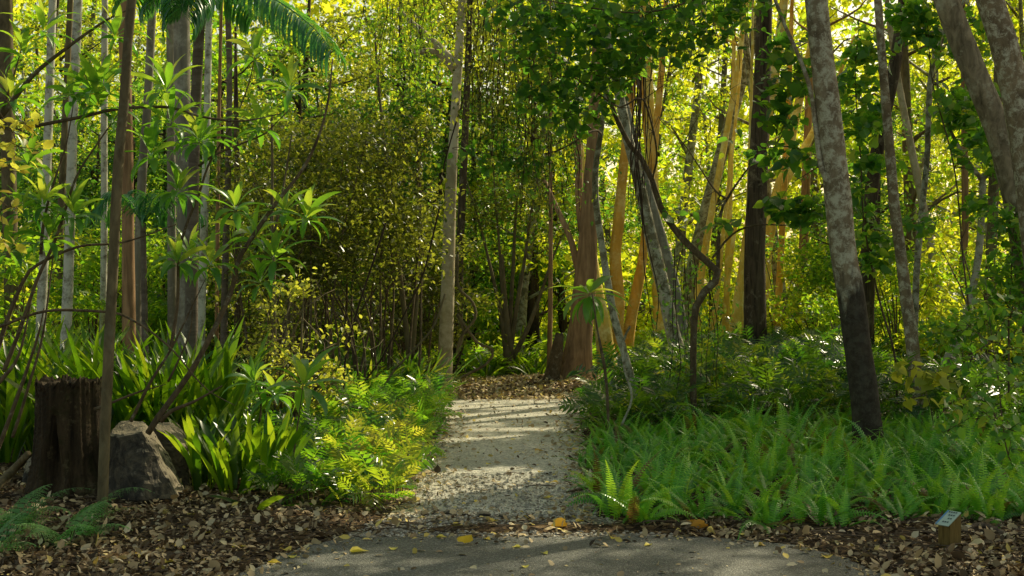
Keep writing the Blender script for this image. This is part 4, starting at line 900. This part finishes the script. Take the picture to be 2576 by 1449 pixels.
rock('darker mossy rock behind the split rock', [(390, 1072, 10.5), (378, 1110, 10.45), (385, 1250, 10.45), (478, 1246, 10.5), (472, 1130, 10.55)], [(395, 1062, 11), (452, 1062, 11.1), (470, 1100, 11.1), (475, 1225, 11.1), (390, 1225, 11.1)], 10.75, 11.1, 8)
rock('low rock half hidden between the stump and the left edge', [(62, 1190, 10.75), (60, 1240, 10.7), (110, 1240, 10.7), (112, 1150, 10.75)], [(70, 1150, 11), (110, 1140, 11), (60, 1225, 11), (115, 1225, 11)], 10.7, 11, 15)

# plant sign
m, nt, out = new_mat('weathered pine')
tc = nt.nodes.new('ShaderNodeTexCoord').outputs['Object']
f = noise(nt, mapping(nt, tc, (60, 60, 4)), 2, 4); principled(nt, out, ramp(nt, f, [(.3, (.10, .065, .016)), (.7, (.24, .165, .05))]), .8, bump(nt, f, .4, .003), .2); M['post'] = m
m, nt, out = new_mat('pale green sign plate'); principled(nt, out, (.42, .55, .46), .35); M['plate'] = m
m, nt, out = new_mat('dark lettering'); principled(nt, out, (.05, .09, .09), .5); M['ink'] = m
m, nt, out = new_mat('blue plate edge'); principled(nt, out, (.10, .28, .48), .4); M['edge'] = m
def mesh_obj(name, V, polys, mat, parent, bevel=0):
    bm = bmesh.new(); vs = [bm.verts.new(v) for v in V]
    for p in polys: bm.faces.new([vs[i] for i in p])
    bmesh.ops.recalc_face_normals(bm, faces=bm.faces)
    if bevel: bmesh.ops.bevel(bm, geom=list(bm.edges), offset=bevel, segments=2, affect='EDGES')
    me = bpy.data.meshes.new(name); bm.to_mesh(me); bm.free(); me.materials.append(mat)
    o = bpy.data.objects.new(name, me); col.objects.link(o); o.parent = parent; return o
BOX = [(0, 1, 2, 3), (4, 5, 6, 7), (0, 1, 5, 4), (1, 2, 6, 5), (2, 3, 7, 6), (3, 0, 4, 7)]
Ys = gY(1382); cs = at(2389, 1382, Ys)
sign = thing('plant_sign', (cs[0], Ys, 0), 'short wooden post with a tilted plant label plate, lower right', 'sign')
sign.rotation_euler = (0, 0, math.radians(36))
w, d = .054, .042; hl, hr = .155, .215
mesh_obj('post', [(-w, -d, -.05), (w, -d, -.05), (w, d, -.05), (-w, d, -.05), (-w, -d, hl), (w, -d, hr), (w, d, hr), (-w, d, hl)], BOX, M['post'], sign, .003)
# the plate lies on the sloping top: frame u (along the slope), v (back), n (normal)
sl = math.atan2(hr - hl, 2 * w); u = np.array([math.cos(sl), 0, math.sin(sl)]); v_ = np.array([0, 1, 0]); nn_ = np.array([-math.sin(sl), 0, math.cos(sl)])
o0 = np.array([0, 0, (hl + hr) / 2]) + nn_ * .003
def slab(name, u0, u1, v0, v1, n0, n1, mat, parent, bev=0):
    q = [o0 + u * a + v_ * b + nn_ * c for c in (n0, n1) for a, b in ((u0, v0), (u1, v0), (u1, v1), (u0, v1))]
    return mesh_obj(name, q, BOX, mat, parent, bev)
plate = slab('plate', -.083, .058, -.047, .047, 0, .006, M['plate'], sign, .001)
slab('plate_edge', -.0825, .0575, .036, .0465, .0062, .0078, M['edge'], plate)
bars = []
for k, uu in enumerate((-.052, -.018, .014, .042)):
    for j in range((3, 2, 3, 4)[k]):
        v0 = -.03 + j * .016; bars.append((uu - .006, uu + .006, v0, v0 + .011))
V = []; P_ = []
for a, b, c_, d_ in bars:
    k = len(V); V += [o0 + u * x + v_ * y + nn_ * .0085 for x, y in ((a, c_), (b, c_), (b, d_), (a, d_))]; P_.append((k, k + 1, k + 2, k + 3))
mesh_obj('lettering', V, P_, M['ink'], plate)

# ------------------------------------------------------------------ ground, path, road
def axis(lo, hi, fine_lo, fine_hi, step, far):
    return np.unique(np.concatenate([-np.geomspace(far, -lo + .01, 14) if lo < 0 else [lo], np.arange(lo, fine_lo, .6), np.arange(fine_lo, fine_hi, step), np.arange(fine_hi, hi, .6), np.geomspace(hi, far, 14)]))
xs = axis(-22, 22, -5, 5, .07, 420); ys = np.unique(np.concatenate([-np.geomspace(300, 4, 10), np.arange(-3.9, 6.5, .5), np.arange(6.5, 24, .07), np.arange(24, 60, .6), np.geomspace(60, 480, 14)]))
X, Yg = np.meshgrid(xs, ys); PP = np.column_stack([X.ravel(), Yg.ravel()])
z = .025 * vnoise(PP, 1.3, 21) + .018 * vnoise(PP, 5, 22) + .008 * vnoise(PP, 17, 23) + .02
mound = .11 * np.exp(-(((PP[:, 0] - .75) / 1.5) ** 2 + ((PP[:, 1] - 20.6) / 1.0) ** 2)); z += mound
def edge_dist(P, poly):
    d = np.full(len(P), 9.0); q = np.array(poly)[:, :2]
    for a, b in zip(q, np.roll(q, -1, 0)):
        ab = b - a; t = np.clip(((P - a) @ ab) / (ab @ ab), 0, 1); d = np.minimum(d, np.linalg.norm(P - a - t[:, None] * ab, axis=1))
    return d
near = (np.abs(PP[:, 0]) < 8) & (PP[:, 1] < 26) & (PP[:, 1] > -6)
flat = np.zeros(len(PP)); 
for poly in (path_poly, road_poly):
    dd = edge_dist(PP[near], poly); ins = inside(PP[near], np.array(poly)[:, :2])
    flat[near] = np.maximum(flat[near], np.where(ins, 1, np.clip(1 - dd / .25, 0, 1)))
z = z * (1 - flat) - .014 * flat
nx, ny = len(xs), len(ys)
i = np.arange(ny - 1)[:, None] * nx; j = np.arange(nx - 1)[None, :]
q = np.stack([i + j, i + j + 1, i + nx + j + 1, i + nx + j], -1).reshape(-1, 4)
m, nt, out = new_mat('forest floor')
tc = nt.nodes.new('ShaderNodeTexCoord').outputs['Object']
vo = nt.nodes.new('ShaderNodeTexVoronoi'); vo.inputs['Scale'].default_value = 28; nt.links.new(tc, vo.inputs['Vector'])
bw = nt.nodes.new('ShaderNodeSeparateColor'); nt.links.new(vo.outputs['Color'], bw.inputs[0])
c1 = ramp(nt, bw.outputs[0], [(0, (.02, .013, .007)), (.5, (.07, .042, .02)), (.8, (.16, .10, .045)), (1, (.28, .19, .09))])
c2 = ramp(nt, noise(nt, tc, 1.7, 5), [(.35, (.5, .5, .5)), (.65, (1.1, 1.05, 1))])
principled(nt, out, mixc(nt, 1, c1, c2, 'MULTIPLY'), .9, bump(nt, math_n(nt, 'ADD', vo.outputs['Distance'], noise(nt, tc, 60, 4)), .8, .02), .15); M['floor'] = m
o = MB().add(np.column_stack([PP, z]), np.vstack([q[:, [0, 1, 2]], q[:, [0, 2, 3]]])).build('ground', M['floor']); tag(o, 'forest floor of dark soil and leaf litter', None, kind='structure')

def sheet(name, poly, mat, zz, label, amp=.02, sub=.05):
    """A flat sheet with an uneven outline, filled from its dense border."""
    pts = []
    n = len(poly)
    for k in range(n):
        a, b = np.array(poly[k])[:2], np.array(poly[(k + 1) % n])[:2]
        m_ = max(1, int(np.linalg.norm(b - a) / sub))
        for t in range(m_): pts.append(a + (b - a) * t / m_)
    pts = np.array(pts); pts += amp * np.column_stack([vnoise(pts, 9, 31), vnoise(pts, 9, 32)]) * 1.6 + amp * .35 * rng.normal(size=pts.shape)
    bm = bmesh.new(); vs = [bm.verts.new((p[0], p[1], zz)) for p in pts]; f = bm.faces.new(vs)
    bmesh.ops.triangulate(bm, faces=[f], ngon_method='EAR_CLIP')
    bmesh.ops.recalc_face_normals(bm, faces=bm.faces)
    if sum(fc.normal.z for fc in bm.faces) < 0: bmesh.ops.reverse_faces(bm, faces=bm.faces)
    me = bpy.data.meshes.new(name); bm.to_mesh(me); bm.free(); me.materials.append(mat)
    o = bpy.data.objects.new(name, me); col.objects.link(o); return tag(o, label, None, kind='structure')

def stone_mat(name, stops, scale, bs, patch, bd=.006, joint=.5):
    m, nt, out = new_mat(name)
    tc = nt.nodes.new('ShaderNodeTexCoord').outputs['Object']
    vo = nt.nodes.new('ShaderNodeTexVoronoi'); vo.inputs['Scale'].default_value = scale; nt.links.new(tc, vo.inputs['Vector'])
    sp = nt.nodes.new('ShaderNodeSeparateColor'); nt.links.new(vo.outputs['Color'], sp.inputs[0])
    c = ramp(nt, sp.outputs[0], stops)
    c = mixc(nt, 1, c, ramp(nt, noise(nt, tc, patch, 6, .65), [(.3, (.72, .71, .67)), (.7, (1.12, 1.12, 1.12))]), 'MULTIPLY')
    c = mixc(nt, joint, c, ramp(nt, vo.outputs['Distance'], [(.25, (1, 1, 1)), (.75, (.3, .28, .25))]), 'MULTIPLY')
    h = math_n(nt, 'SUBTRACT', noise(nt, tc, scale * .7, 4), math_n(nt, 'MULTIPLY', vo.outputs['Distance'], 1.2))
    principled(nt, out, c, .6, bump(nt, h, bs, bd), .5)
    return m
M['path'] = stone_mat('worn gravel path', [(0, (.26, .25, .205)), (.4, (.58, .55, .45)), (.8, (.82, .78, .65)), (1, (.92, .88, .74))], 75, .6, 1.6, .008, .2)
M['road'] = stone_mat('asphalt', [(0, (.07, .072, .06)), (.6, (.155, .158, .132)), (.9, (.28, .28, .24)), (1, (.5, .49, .43))], 150, .9, 1.2, .006)
M['grit'] = stone_mat('gravel strip', [(0, (.09, .072, .05)), (.5, (.22, .18, .125)), (.85, (.36, .30, .21)), (1, (.5, .43, .31))], 34, 1.0, 3, .02)
sheet('path', path_poly, M['path'], -.002, 'worn grey gravel path running back to a junction', .03)
sheet('road', road_poly, M['road'], .006, 'dark asphalt road across the foreground', .03)
strip = [gnd(830, 1372), gnd(880, 1340), gnd(930, 1312), gnd(1000, 1300), gnd(1250, 1296), gnd(1500, 1300), gnd(1620, 1320), gnd(1720, 1356), gnd(1500, 1360), gnd(1100, 1362)]
sheet('gravel_strip', strip, M['grit'], .002, 'strip of loose gravel between the road and the path', .03)

# ------------------------------------------------------------------ litter
def to_px(P): return CX + P[:, 0] * F / P[:, 1], HY + H * F / P[:, 1]
def ground_z(P):
    # nearest grid height
    ix = np.clip(np.searchsorted(xs, P[:, 0]), 0, nx - 1); iy = np.clip(np.searchsorted(ys, P[:, 1]), 0, ny - 1)
    zz = z.reshape(ny, nx)[iy, ix]
    return np.maximum(zz, np.where(inside(P, np.array(path_poly)[:, :2]) | inside(P, np.array(road_poly)[:, :2]), .004, -1))
N = 150000
P = np.column_stack([rng.uniform(-4.2, 4.4, N), 7.3 + 15 * rng.uniform(0, 1, N) ** 1.5])
inp = inside(P, np.array(path_poly)[:, :2]); inr = inside(P, np.array(road_poly)[:, :2]); ins = inside(P, np.array(strip)[:, :2])
ed = edge_dist(P, path_poly); er = edge_dist(P, road_poly)
prob = np.ones(len(P)) * np.clip(.55 + .4 * vnoise(P, 3, 41), .15, 1)
prob[P[:, 1] > 13] *= .55
prob[ins] = .13
prob[inp] = (.05 + .75 * np.exp(-ed / .13))[inp]
prob[inr] = (.012 + .5 * np.exp(-er / .09))[inr]
cov = inside(P, np.array(fb)[:, :2]) | inside(P, np.array(lc)[:, :2]) | inside(P, np.array(rc)[:, :2]); prob[cov] *= .3
P = P[rng.uniform(0, 1, N) < prob]
n = len(P); on = inside(P, np.array(path_poly)[:, :2]) | inside(P, np.array(road_poly)[:, :2])
Z = ground_z(P) + rng.uniform(.002, .02, n) * np.where(on, .4, 1)
tone = np.clip(rng.beta(1.25, 1.75, n) * .9 + .15 * (rng.uniform(0, 1, n) > .93), 0, 1); tone = np.where(on | inside(P, np.array(strip)[:, :2]), np.clip(tone + .22, 0, 1), tone)
lm = MB(); Pm = np.column_stack([rng.uniform(-1.8, 2.8, 9000), rng.uniform(18.5, 22.6, 9000)]); lm.add(*leaves(np.column_stack([Pm, ground_z(Pm) + rng.uniform(.01, .03, 9000)]), .055, 'ovate', .9, 0, .6, tone=np.clip(.42 + .58 * rng.beta(2, 1.6, 9000), 0, 1)))  # sunlight on the mulch mound put into paler leaf tones
v, f, R = leaves(np.column_stack([P, Z]), .038, 'ovate', .9, 0, .755, tone=tone); v[:, 2] = np.maximum(v[:, 2], .001); lm.add(v, f, R)
kb = rng.permutation(n)[:1300]; Pb = P[kb]; lm.add(*leaves(np.column_stack([Pb, Z[kb] + .010]), .064, 'ovate', .45, 0, .5, tone=np.clip(rng.beta(1.6, 1.3, len(kb)), 0, 1)))
o = lm.build('leaf_litter', M['litter']); tag(o, 'brown and tan dead leaves strewn over the ground', 'leaf litter', kind='stuff')
M['chip'] = litter_mat('gravel chips', [(0, (.16, .145, .11)), (.5, (.38, .345, .27)), (.85, (.55, .5, .4)), (1, (.66, .62, .5))], .8)
n = 11000; P = np.column_stack([rng.uniform(-1.9, 1.6, n), 8.55 + 3.0 * rng.uniform(0, 1, n) ** 1.7])
k = (inside(P, np.array(path_poly)[:, :2]) | inside(P, np.array(strip)[:, :2])) & ~inside(P, np.array(road_poly)[:, :2]); P = P[k]; n = len(P)
O = np.array([[1, 0, 0], [0, 1, 0], [-1, 0, 0], [0, -1, 0], [0, 0, .6], [0, 0, -.5]]); OF = np.array([[0, 1, 4], [1, 2, 4], [2, 3, 4], [3, 0, 4], [1, 0, 5], [2, 1, 5], [3, 2, 5], [0, 3, 5]])
a = rng.uniform(0, 6.28, n); s_ = .006 + .012 * rng.uniform(0, 1, n) ** 3; ca, sa = np.cos(a), np.sin(a)
V = O[None] * s_[:, None, None] * rng.uniform(.6, 1.3, (n, 6, 1)); V = np.stack([V[..., 0] * ca[:, None] * 1.4 - V[..., 1] * sa[:, None], V[..., 0] * sa[:, None] * 1.4 + V[..., 1] * ca[:, None], V[..., 2] + s_[:, None] * .3 + .001], -1) + np.column_stack([P, np.zeros(n)])[:, None, :]
o = MB().add(V.reshape(-1, 3), (OF[None] + (np.arange(n) * 6)[:, None, None]).reshape(-1, 3), np.repeat(rng.beta(1.5, 1.6, n), 6)).build('gravel', M['chip'], smooth=False); tag(o, 'loose gravel chips on the near end of the path', 'gravel', kind='stuff')
tw = MB()
for _ in range(1500):
    p = np.array([rng.uniform(-4, 4.2), 7.4 + 5 * rng.uniform() ** 1.4])
    if inside(p[None], np.array(road_poly)[:, :2])[0] or (inside(p[None], np.array(path_poly)[:, :2])[0] and rng.uniform() < .93): continue
    a = rng.uniform(0, 6.28); L_ = rng.uniform(.06, .32); zz = ground_z(p[None])[0] + .012
    d = np.array([math.cos(a), math.sin(a)]) * L_ / 2; k = rng.normal(size=2) * .02
    tw.add(*tube(np.array([[*(p - d), zz], [*(p + k), zz + .012], [*(p + d), zz]]), np.array([.002, .0035, .004]) * rng.uniform(.5, 1.4), 5, .06, .05))
o = tw.build('twig_litter', M['twig']); tag(o, 'dry fallen twigs scattered through the leaf litter', 'twigs', kind='stuff')

# single big leaves one can point at
def fallen(px, py, s, label, tone, group=None, stand=0):
    p = gnd(px, py); a = rng.uniform(0, 6.28)
    T, Fc = TM['heart']; ang = np.array([[math.cos(a), -math.sin(a)], [math.sin(a), math.cos(a)]])
    W = T.copy(); W[:, :2] = (T[:, :2] - np.array([.4, 0])) @ ang.T; W[:, 2] = np.abs(T[:, 1]) * .5 + .04 * np.sin(7 * T[:, 0]); W *= s
    if stand: W = np.column_stack([W[:, 0], W[:, 2] - W[:, 1] * .35, (W[:, 1] - W[:, 1].min()) * stand])
    W[:, 2] += .008 - min(0, W[:, 2].min())
    o = MB().add(W + p, Fc, np.full(len(W), tone)).build('fallen_leaf', M['yleaf'], loc=p); return tag(o, label, 'leaf', group)
fallen(1407, 1334, .10, 'large bright orange leaf standing on edge on the gravel strip', .15, stand=.8)
fallen(1172, 1372, .11, 'large curled yellow leaf at the edge of the asphalt, left of centre', .5, stand=.5)
fallen(902, 1392, .10, 'broad yellow leaf lying on the asphalt at lower left', .8)
fallen(1357, 1137, .085, 'orange leaf lying on the middle of the path', .25)
fallen(1757, 1340, .12, 'big brown curled leaf under the ferns at the asphalt edge', .0, stand=.7)
fallen(1735, 1330, .09, 'smaller brown leaf under the ferns at the asphalt edge', .05, stand=.6)
for k, (px, py, s, t) in enumerate([(1240, 1315, .07, .6), (1150, 1325, .07, .7), (1300, 1380, .05, .9), (1370, 1396, .05, .9), (1545, 1358, .05, .8), (1460, 1315, .06, .5), (1110, 1355, .06, .8), (990, 1385, .06, .95), (720, 1388, .08, .7), (690, 1420, .07, .6), (735, 1405, .06, .9), (1630, 1375, .05, .8),
                                     (1910, 1375, .06, .5), (2080, 1405, .07, .6), (1320, 1430, .05, .9), (1225, 1360, .05, .6), (1360, 1190, .05, .6), (1395, 1215, .05, .5), (1200, 1265, .05, .7), (1375, 1255, .05, .8), (1420, 1180, .05, .6), (1330, 1065, .06, .7), (1180, 1085, .06, .6), (1290, 1108, .05, .8),
                                     (1410, 1090, .06, .7), (1230, 1170, .05, .8), (600, 1380, .08, .8), (520, 1345, .07, .6), (480, 1300, .07, .9), (430, 1420, .08, .7), (350, 1400, .08, .5), (2230, 1400, .08, .3), (2190, 1370, .08, .1), (2270, 1350, .08, .3), (2330, 1420, .09, .5), (2450, 1400, .09, .8)]):
    fallen(px, py, s, 'small yellowish fallen leaf on the path, asphalt or litter', t, 'fallen leaves on the path and asphalt')

# stones between path and road
gst = 'grey stones edging the end of the path'
for k, (px, py, s) in enumerate([(1130, 1292, .07), (1170, 1296, .06), (1215, 1298, .085), (1265, 1300, .06), (1330, 1299, .05), (1400, 1298, .06), (1070, 1296, .05), (1440, 1296, .05), (1243, 1358, .045), (1292, 1350, .05), (1497, 1333, .04), (1340, 1362, .03), (1100, 1345, .035), (1022, 1330, .04)]):
    bm = bmesh.new(); bmesh.ops.create_icosphere(bm, subdivisions=3, radius=1)
    from mathutils import noise as mn, Vector
    for v in bm.verts:
        d = 1 + .3 * mn.fractal(v.co * 1.3 + Vector((k * 3.1, 0, 0)), 1, 2, 3); v.co = Vector((v.co.x * 1.2, v.co.y * .8, v.co.z * .5)) * d * s * .5
    for f in bm.faces: f.smooth = True
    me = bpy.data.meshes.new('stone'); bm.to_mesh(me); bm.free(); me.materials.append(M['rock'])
    o = bpy.data.objects.new('stone', me); o.location = gnd(px, py) + np.array([0, 0, s * .1]); o.rotation_euler = (0, 0, k * 1.7); col.objects.link(o)
    tag(o, 'small grey stone on the gravel strip at the end of the path', 'stone', gst)
tag(MB().add(*tube(np.array([gnd(2420, 1352) + [0, 0, .03], gnd(2465, 1340) + [0, 0, .05], gnd(2520, 1352) + [0, 0, .03], gnd(2590, 1378) + [0, 0, .02]]), [.012, .018, .018, .012], 8, .05, .1)).build('dead_branch', M['twig'], loc=gnd(2500, 1350)), 'dark dead branch on the litter right of the plant sign', 'branch')
tag(MB().add(*tube(np.array([gnd(1425, 1243) + [0, 0, .015], gnd(1455, 1238) + [0, 0, .02], gnd(1500, 1228) + [0, 0, .02]]), [.008, .012, .01], 7, .05, .1)).build('dead_branch', M['twig'], loc=gnd(1460, 1238)), 'short dark stick at the right edge of the path', 'branch')
tag(MB().add(*tube(np.array([gnd(-20, 1255) + [0, 0, .05], gnd(30, 1235) + [0, 0, .15], gnd(70, 1245) + [0, 0, .3]]), [.03, .032, .028], 9, .05, .1)).build('dead_branch', M['slim'], loc=gnd(20, 1240)), 'pale fallen limb left of the stump', 'branch')

# ------------------------------------------------------------------ the forest behind
def bg_tree(seed, Ht, R, n, leaf, mat, barkm):
    r = np.random.default_rng(seed); root = bpy.data.objects.new('forest_tree', None); col.objects.link(root)
    mb = MB(); lean = r.normal(size=2) * .5
    P = np.array([[lean[0], lean[1], Ht * .85], [lean[0] * .7 + r.normal() * .1, lean[1] * .6, Ht * .5], [lean[0] * .2, lean[1] * .2, Ht * .2], [0, 0, -.05]])
    mb.add(*tube(P, [.02, .07, .1, .13], 8, .25, .06, .3, 0, seed)); cl = []
    for k in range(15):
        t = r.uniform(.14, .95); b = P[3] * (1 - t) + P[0] * t; a = r.uniform(0, 6.28); q = R * r.uniform(.3, 1) * (1.1 - .5 * t)
        e = b + np.array([math.cos(a) * q, math.sin(a) * q, r.uniform(.1, .5) * q + .2])
        mb.add(*tube(np.array([e, (b + e) / 2 + r.normal(size=3) * .1, b]), [.006, .018, .035], 5, .25, .05, 0, 0, seed + k))
        for j in range(4): cl.append((e + r.normal(size=3) * .42, r.uniform(.28, .6), n / 60))
    mb.build('trunk', M[barkm], root)
    C = clump_points(cl, r)
    lv = leaves(C, leaf, 'rhomb', .6, .5, .4, r); PROTO[root.name] = (C, *lv, 4)
    MB().add(*lv).build('crown', M[mat], root)
    return root
protos = {'dk': [bg_tree(501 + k, Ht, 1.8, 5200, .10, 'dark', 'darkbark') for k, Ht in enumerate((5.5, 7))], 'bg': [bg_tree(101 + k, Ht, 2.1, 3900 - 700 * k, .10 + .03 * k, 'bg', 'lean') for k, Ht in enumerate((10, 12, 9))], 'bgl': [bg_tree(201 + k, Ht, 2.1, 4200 - 600 * k, .095 + .03 * k, 'bgl', 'slim') for k, Ht in enumerate((10, 11.5, 8.5))], 'mid': [bg_tree(301 + k, Ht, 1.9, 5500, .09, 'mid', 'darkbark') for k, Ht in enumerate((8, 9.5))]}
used = set(); todo = []
def place(kind, px, Y, k, s, lab, grp):
    pr_ = protos[kind][k % len(protos[kind])]
    loc = ((px - CX) / F * Y, Y, 0); rz = rng.uniform(0, 6.28)
    if pr_.name in used: o = dup(pr_, loc, rz, s)
    else: o = pr_; used.add(pr_.name); o.location = loc; o.rotation_euler = (0, 0, rz); o.scale = (s,) * 3
    tag(o, lab, 'shrub' if 'shrub' in lab else 'tree', grp); todo.append((o, pr_.name))
i = 0
for Y, kind_of in ((27, 0), (31.5, 1), (36.5, 2), (42, 3)):
    for px in range(-160, 2760, 300 if Y < 30 else 270 if Y < 35 else 245 if Y < 40 else 220):
        x = px + rng.uniform(-70, 70)
        if Y < 30 and 1350 < x < 1950: continue
        right = x > 1330
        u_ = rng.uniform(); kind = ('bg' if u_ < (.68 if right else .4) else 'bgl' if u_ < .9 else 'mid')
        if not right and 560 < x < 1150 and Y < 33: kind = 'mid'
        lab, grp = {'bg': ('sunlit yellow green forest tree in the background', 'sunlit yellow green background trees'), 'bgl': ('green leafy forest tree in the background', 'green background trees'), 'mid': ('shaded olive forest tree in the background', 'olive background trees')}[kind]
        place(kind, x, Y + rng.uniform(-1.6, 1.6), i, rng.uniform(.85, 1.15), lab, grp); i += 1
for px, Y in ((180, 23.5), (420, 25), (60, 24.5), (1190, 26), (1260, 27.5), (1340, 26.5), (1420, 28), (1010, 24.5), (880, 25), (760, 24), (640, 25.5), (1120, 29), (2170, 24), (560, 24), (300, 25)):  # trees added as dark masses, shade put into their leaf colour
    place('dk', px, Y, i, rng.uniform(.8, 1.1), 'low dark-leaved tree added to deepen the shade between the far trunks', 'dark trees added for shade'); i += 1
# understorey shrubs between the trunks
def us_proto(seed, mat, n=3200, leaf=.085):
    r = np.random.default_rng(seed); root = bpy.data.objects.new('understorey_shrub', None); col.objects.link(root)
    cl = []; mb = MB()
    for k in range(14):
        a = r.uniform(0, 6.28); q = r.uniform(.1, .9); e = np.array([math.cos(a) * q, math.sin(a) * q, r.uniform(.3, 2.3) * (1.1 - .4 * q)])
        mb.add(*tube(np.array([e, e * np.array([.4, .4, .6]), [0, 0, -.03]]), [.004, .01, .016], 5, .2, .05, 0, .01, seed + k)); cl.append((e, r.uniform(.25, .5), n / 14))
    mb.build('stem', M['branch'], root)
    C = clump_points(cl, r); lv = leaves(C, leaf, 'rhomb', .7, .4, .4, r); PROTO[root.name] = (C, *lv, 4)
    MB().add(*lv).build('foliage', M[mat], root)
    return root
us = {'bg': [us_proto(401, 'bg'), us_proto(402, 'bg')], 'bgl': [us_proto(411, 'bgl'), us_proto(412, 'bgl')]}
protos.update({'u_' + k: v for k, v in us.items()})
for px, Y, kd in [(40, 17, 'bgl'), (230, 19, 'bgl'), (330, 21, 'bgl'), (120, 21, 'bg'), (420, 22, 'bgl'), (540, 21, 'bgl'), (620, 23, 'bgl'), (1180, 26, 'bgl'), (1240, 28, 'bgl'), (1330, 27, 'bgl'), (1400, 30, 'bg'), (1480, 29, 'bg'), (1600, 30, 'bg'), (1700, 31, 'bg'), (1800, 29, 'bg'), (1960, 26, 'bg'), (2060, 24, 'bgl'), (2120, 21, 'bgl'),
                  (2200, 22, 'bg'), (2260, 19, 'bgl'), (2330, 20, 'bg'), (2420, 21, 'bgl'), (2480, 18, 'bg'), (2560, 19, 'bgl'), (2040, 29, 'bg'), (2150, 27, 'bg'), (2300, 26, 'bg'), (2440, 27, 'bg'), (2550, 25, 'bg'), (900, 26, 'bgl'), (1000, 27, 'bgl'), (1100, 24, 'bgl'), (-30, 20, 'bg'), (260, 26, 'bg'), (480, 28, 'bg')]:
    place('u_' + kd, px, Y, i, rng.uniform(.8, 1.15), 'leafy understorey shrub between the far trunks', 'understorey shrubs'); i += 1
for o, key in todo[::-1]: trim(o, key)
# forest edge far behind: one mass
n = 85000
C = np.column_stack([rng.uniform(-34, 34, n), rng.uniform(50, 66, n), 16 * rng.uniform(0, 1, n)])
C = C[(vnoise(C[:, [0, 2]], .9, 77) > -.42) | (C[:, 2] < 5)]
o = MB().add(*leaves(C, .42, 'rhomb', .5, .5)).build('far_forest', M['bg']); tag(o, 'far forest foliage closing the view', 'forest', kind='stuff')

# unseen trees added at the right, out of the frame: their crowns shade the foreground
for x, y, zc, R_c, n_ in ((8.2, 19.8, 7.8, 3.2, 11000), (10.5, 22, 9, 2.6, 6000), (9.4, 24, 8.8, 2.4, 5000), (9.5, 17.5, 8, 2.4, 5000), (13, 25, 10.5, 2.8, 5000), (12.5, 20, 9.8, 2.6, 5000), (10.6, 27.5, 10.3, 2.6, 4000), (6.8, 15.8, 6.6, 2.6, 7000), (8.6, 22.4, 9.2, 3.0, 8000)):
    root = thing('shade_tree', (x, y, 0), 'unseen tall tree added so its crown shades the foreground', 'tree', 'unseen trees added for shade')
    mb = MB(); 
    cl = []
    for k in range(9):
        a = k * 2.4; q = R_c * rng.uniform(.3, .95); e = np.array([x + math.cos(a) * q, y + math.sin(a) * q, zc + rng.uniform(-.5, 1.6)])
        mb.add(*tube(np.array([e, (e + np.array([x, y, zc - 1])) / 2, [x, y, zc - 1.2]]), [.012, .03, .05], 5, .3, .05))
        for j in range(4): cl.append((e + rng.normal(size=3) * .5, rng.uniform(.4, .75), n_ / 36))
    mb.add(*tube(np.array([[x, y, zc], [x + .1, y, zc * .5], [x, y, -.05]]), [.06, .11, .15], 9, .3, .05))
    mb.build('trunk', M['slim'], root)
    C = clump_points(cl); C = C[keep_gaps(C)]
    MB().add(*leaves(C, .13, 'rhomb', .9, .3)).build('crown', M['dark'], root)

# ------------------------------------------------------------------ light, sky, camera
w = bpy.data.worlds.new('World'); sc.world = w; w.use_nodes = True; nt = w.node_tree; nt.nodes.clear()
sky = nt.nodes.new('ShaderNodeTexSky'); sky.sky_type = 'NISHITA'; sky.sun_disc = False
sky.sun_elevation = EL; sky.sun_rotation = AZ; sky.dust_density = 2.0; sky.air_density = 1.0
bg = nt.nodes.new('ShaderNodeBackground'); bg.inputs[1].default_value = .15
wo = nt.nodes.new('ShaderNodeOutputWorld'); nt.links.new(mixc(nt, 1, sky.outputs[0], (1.24, 1.08, .74), 'MULTIPLY'), bg.inputs[0]); nt.links.new(bg.outputs[0], wo.inputs[0])
sl_ = bpy.data.lights.new('sun', 'SUN'); sl_.energy = 5.0; sl_.angle = math.radians(.53); sl_.color = (1, .90, .62)
so = bpy.data.objects.new('sun', sl_); col.objects.link(so)
from mathutils import Vector
so.rotation_euler = Vector((-S[0], -S[1], -S[2])).to_track_quat('-Z', 'Y').to_euler()
cam = bpy.data.cameras.new('camera'); co = bpy.data.objects.new('camera', cam); col.objects.link(co)
co.location = (0, 0, H); co.rotation_euler = (math.radians(90), 0, 0)
cam.sensor_width = 36; cam.lens = F / 2576 * 36; cam.shift_y = -24.5 / 2576; cam.clip_end = 1500; cam.clip_start = .1
sc.camera = co
sc.view_settings.view_transform = 'Standard'; sc.view_settings.look = 'None'; sc.view_settings.exposure = 0; sc.view_settings.gamma = 1
sc.cycles.max_bounces = 8; sc.cycles.diffuse_bounces = 4; sc.cycles.transmission_bounces = 6; sc.cycles.glossy_bounces = 2
sc.cycles.use_denoising = True
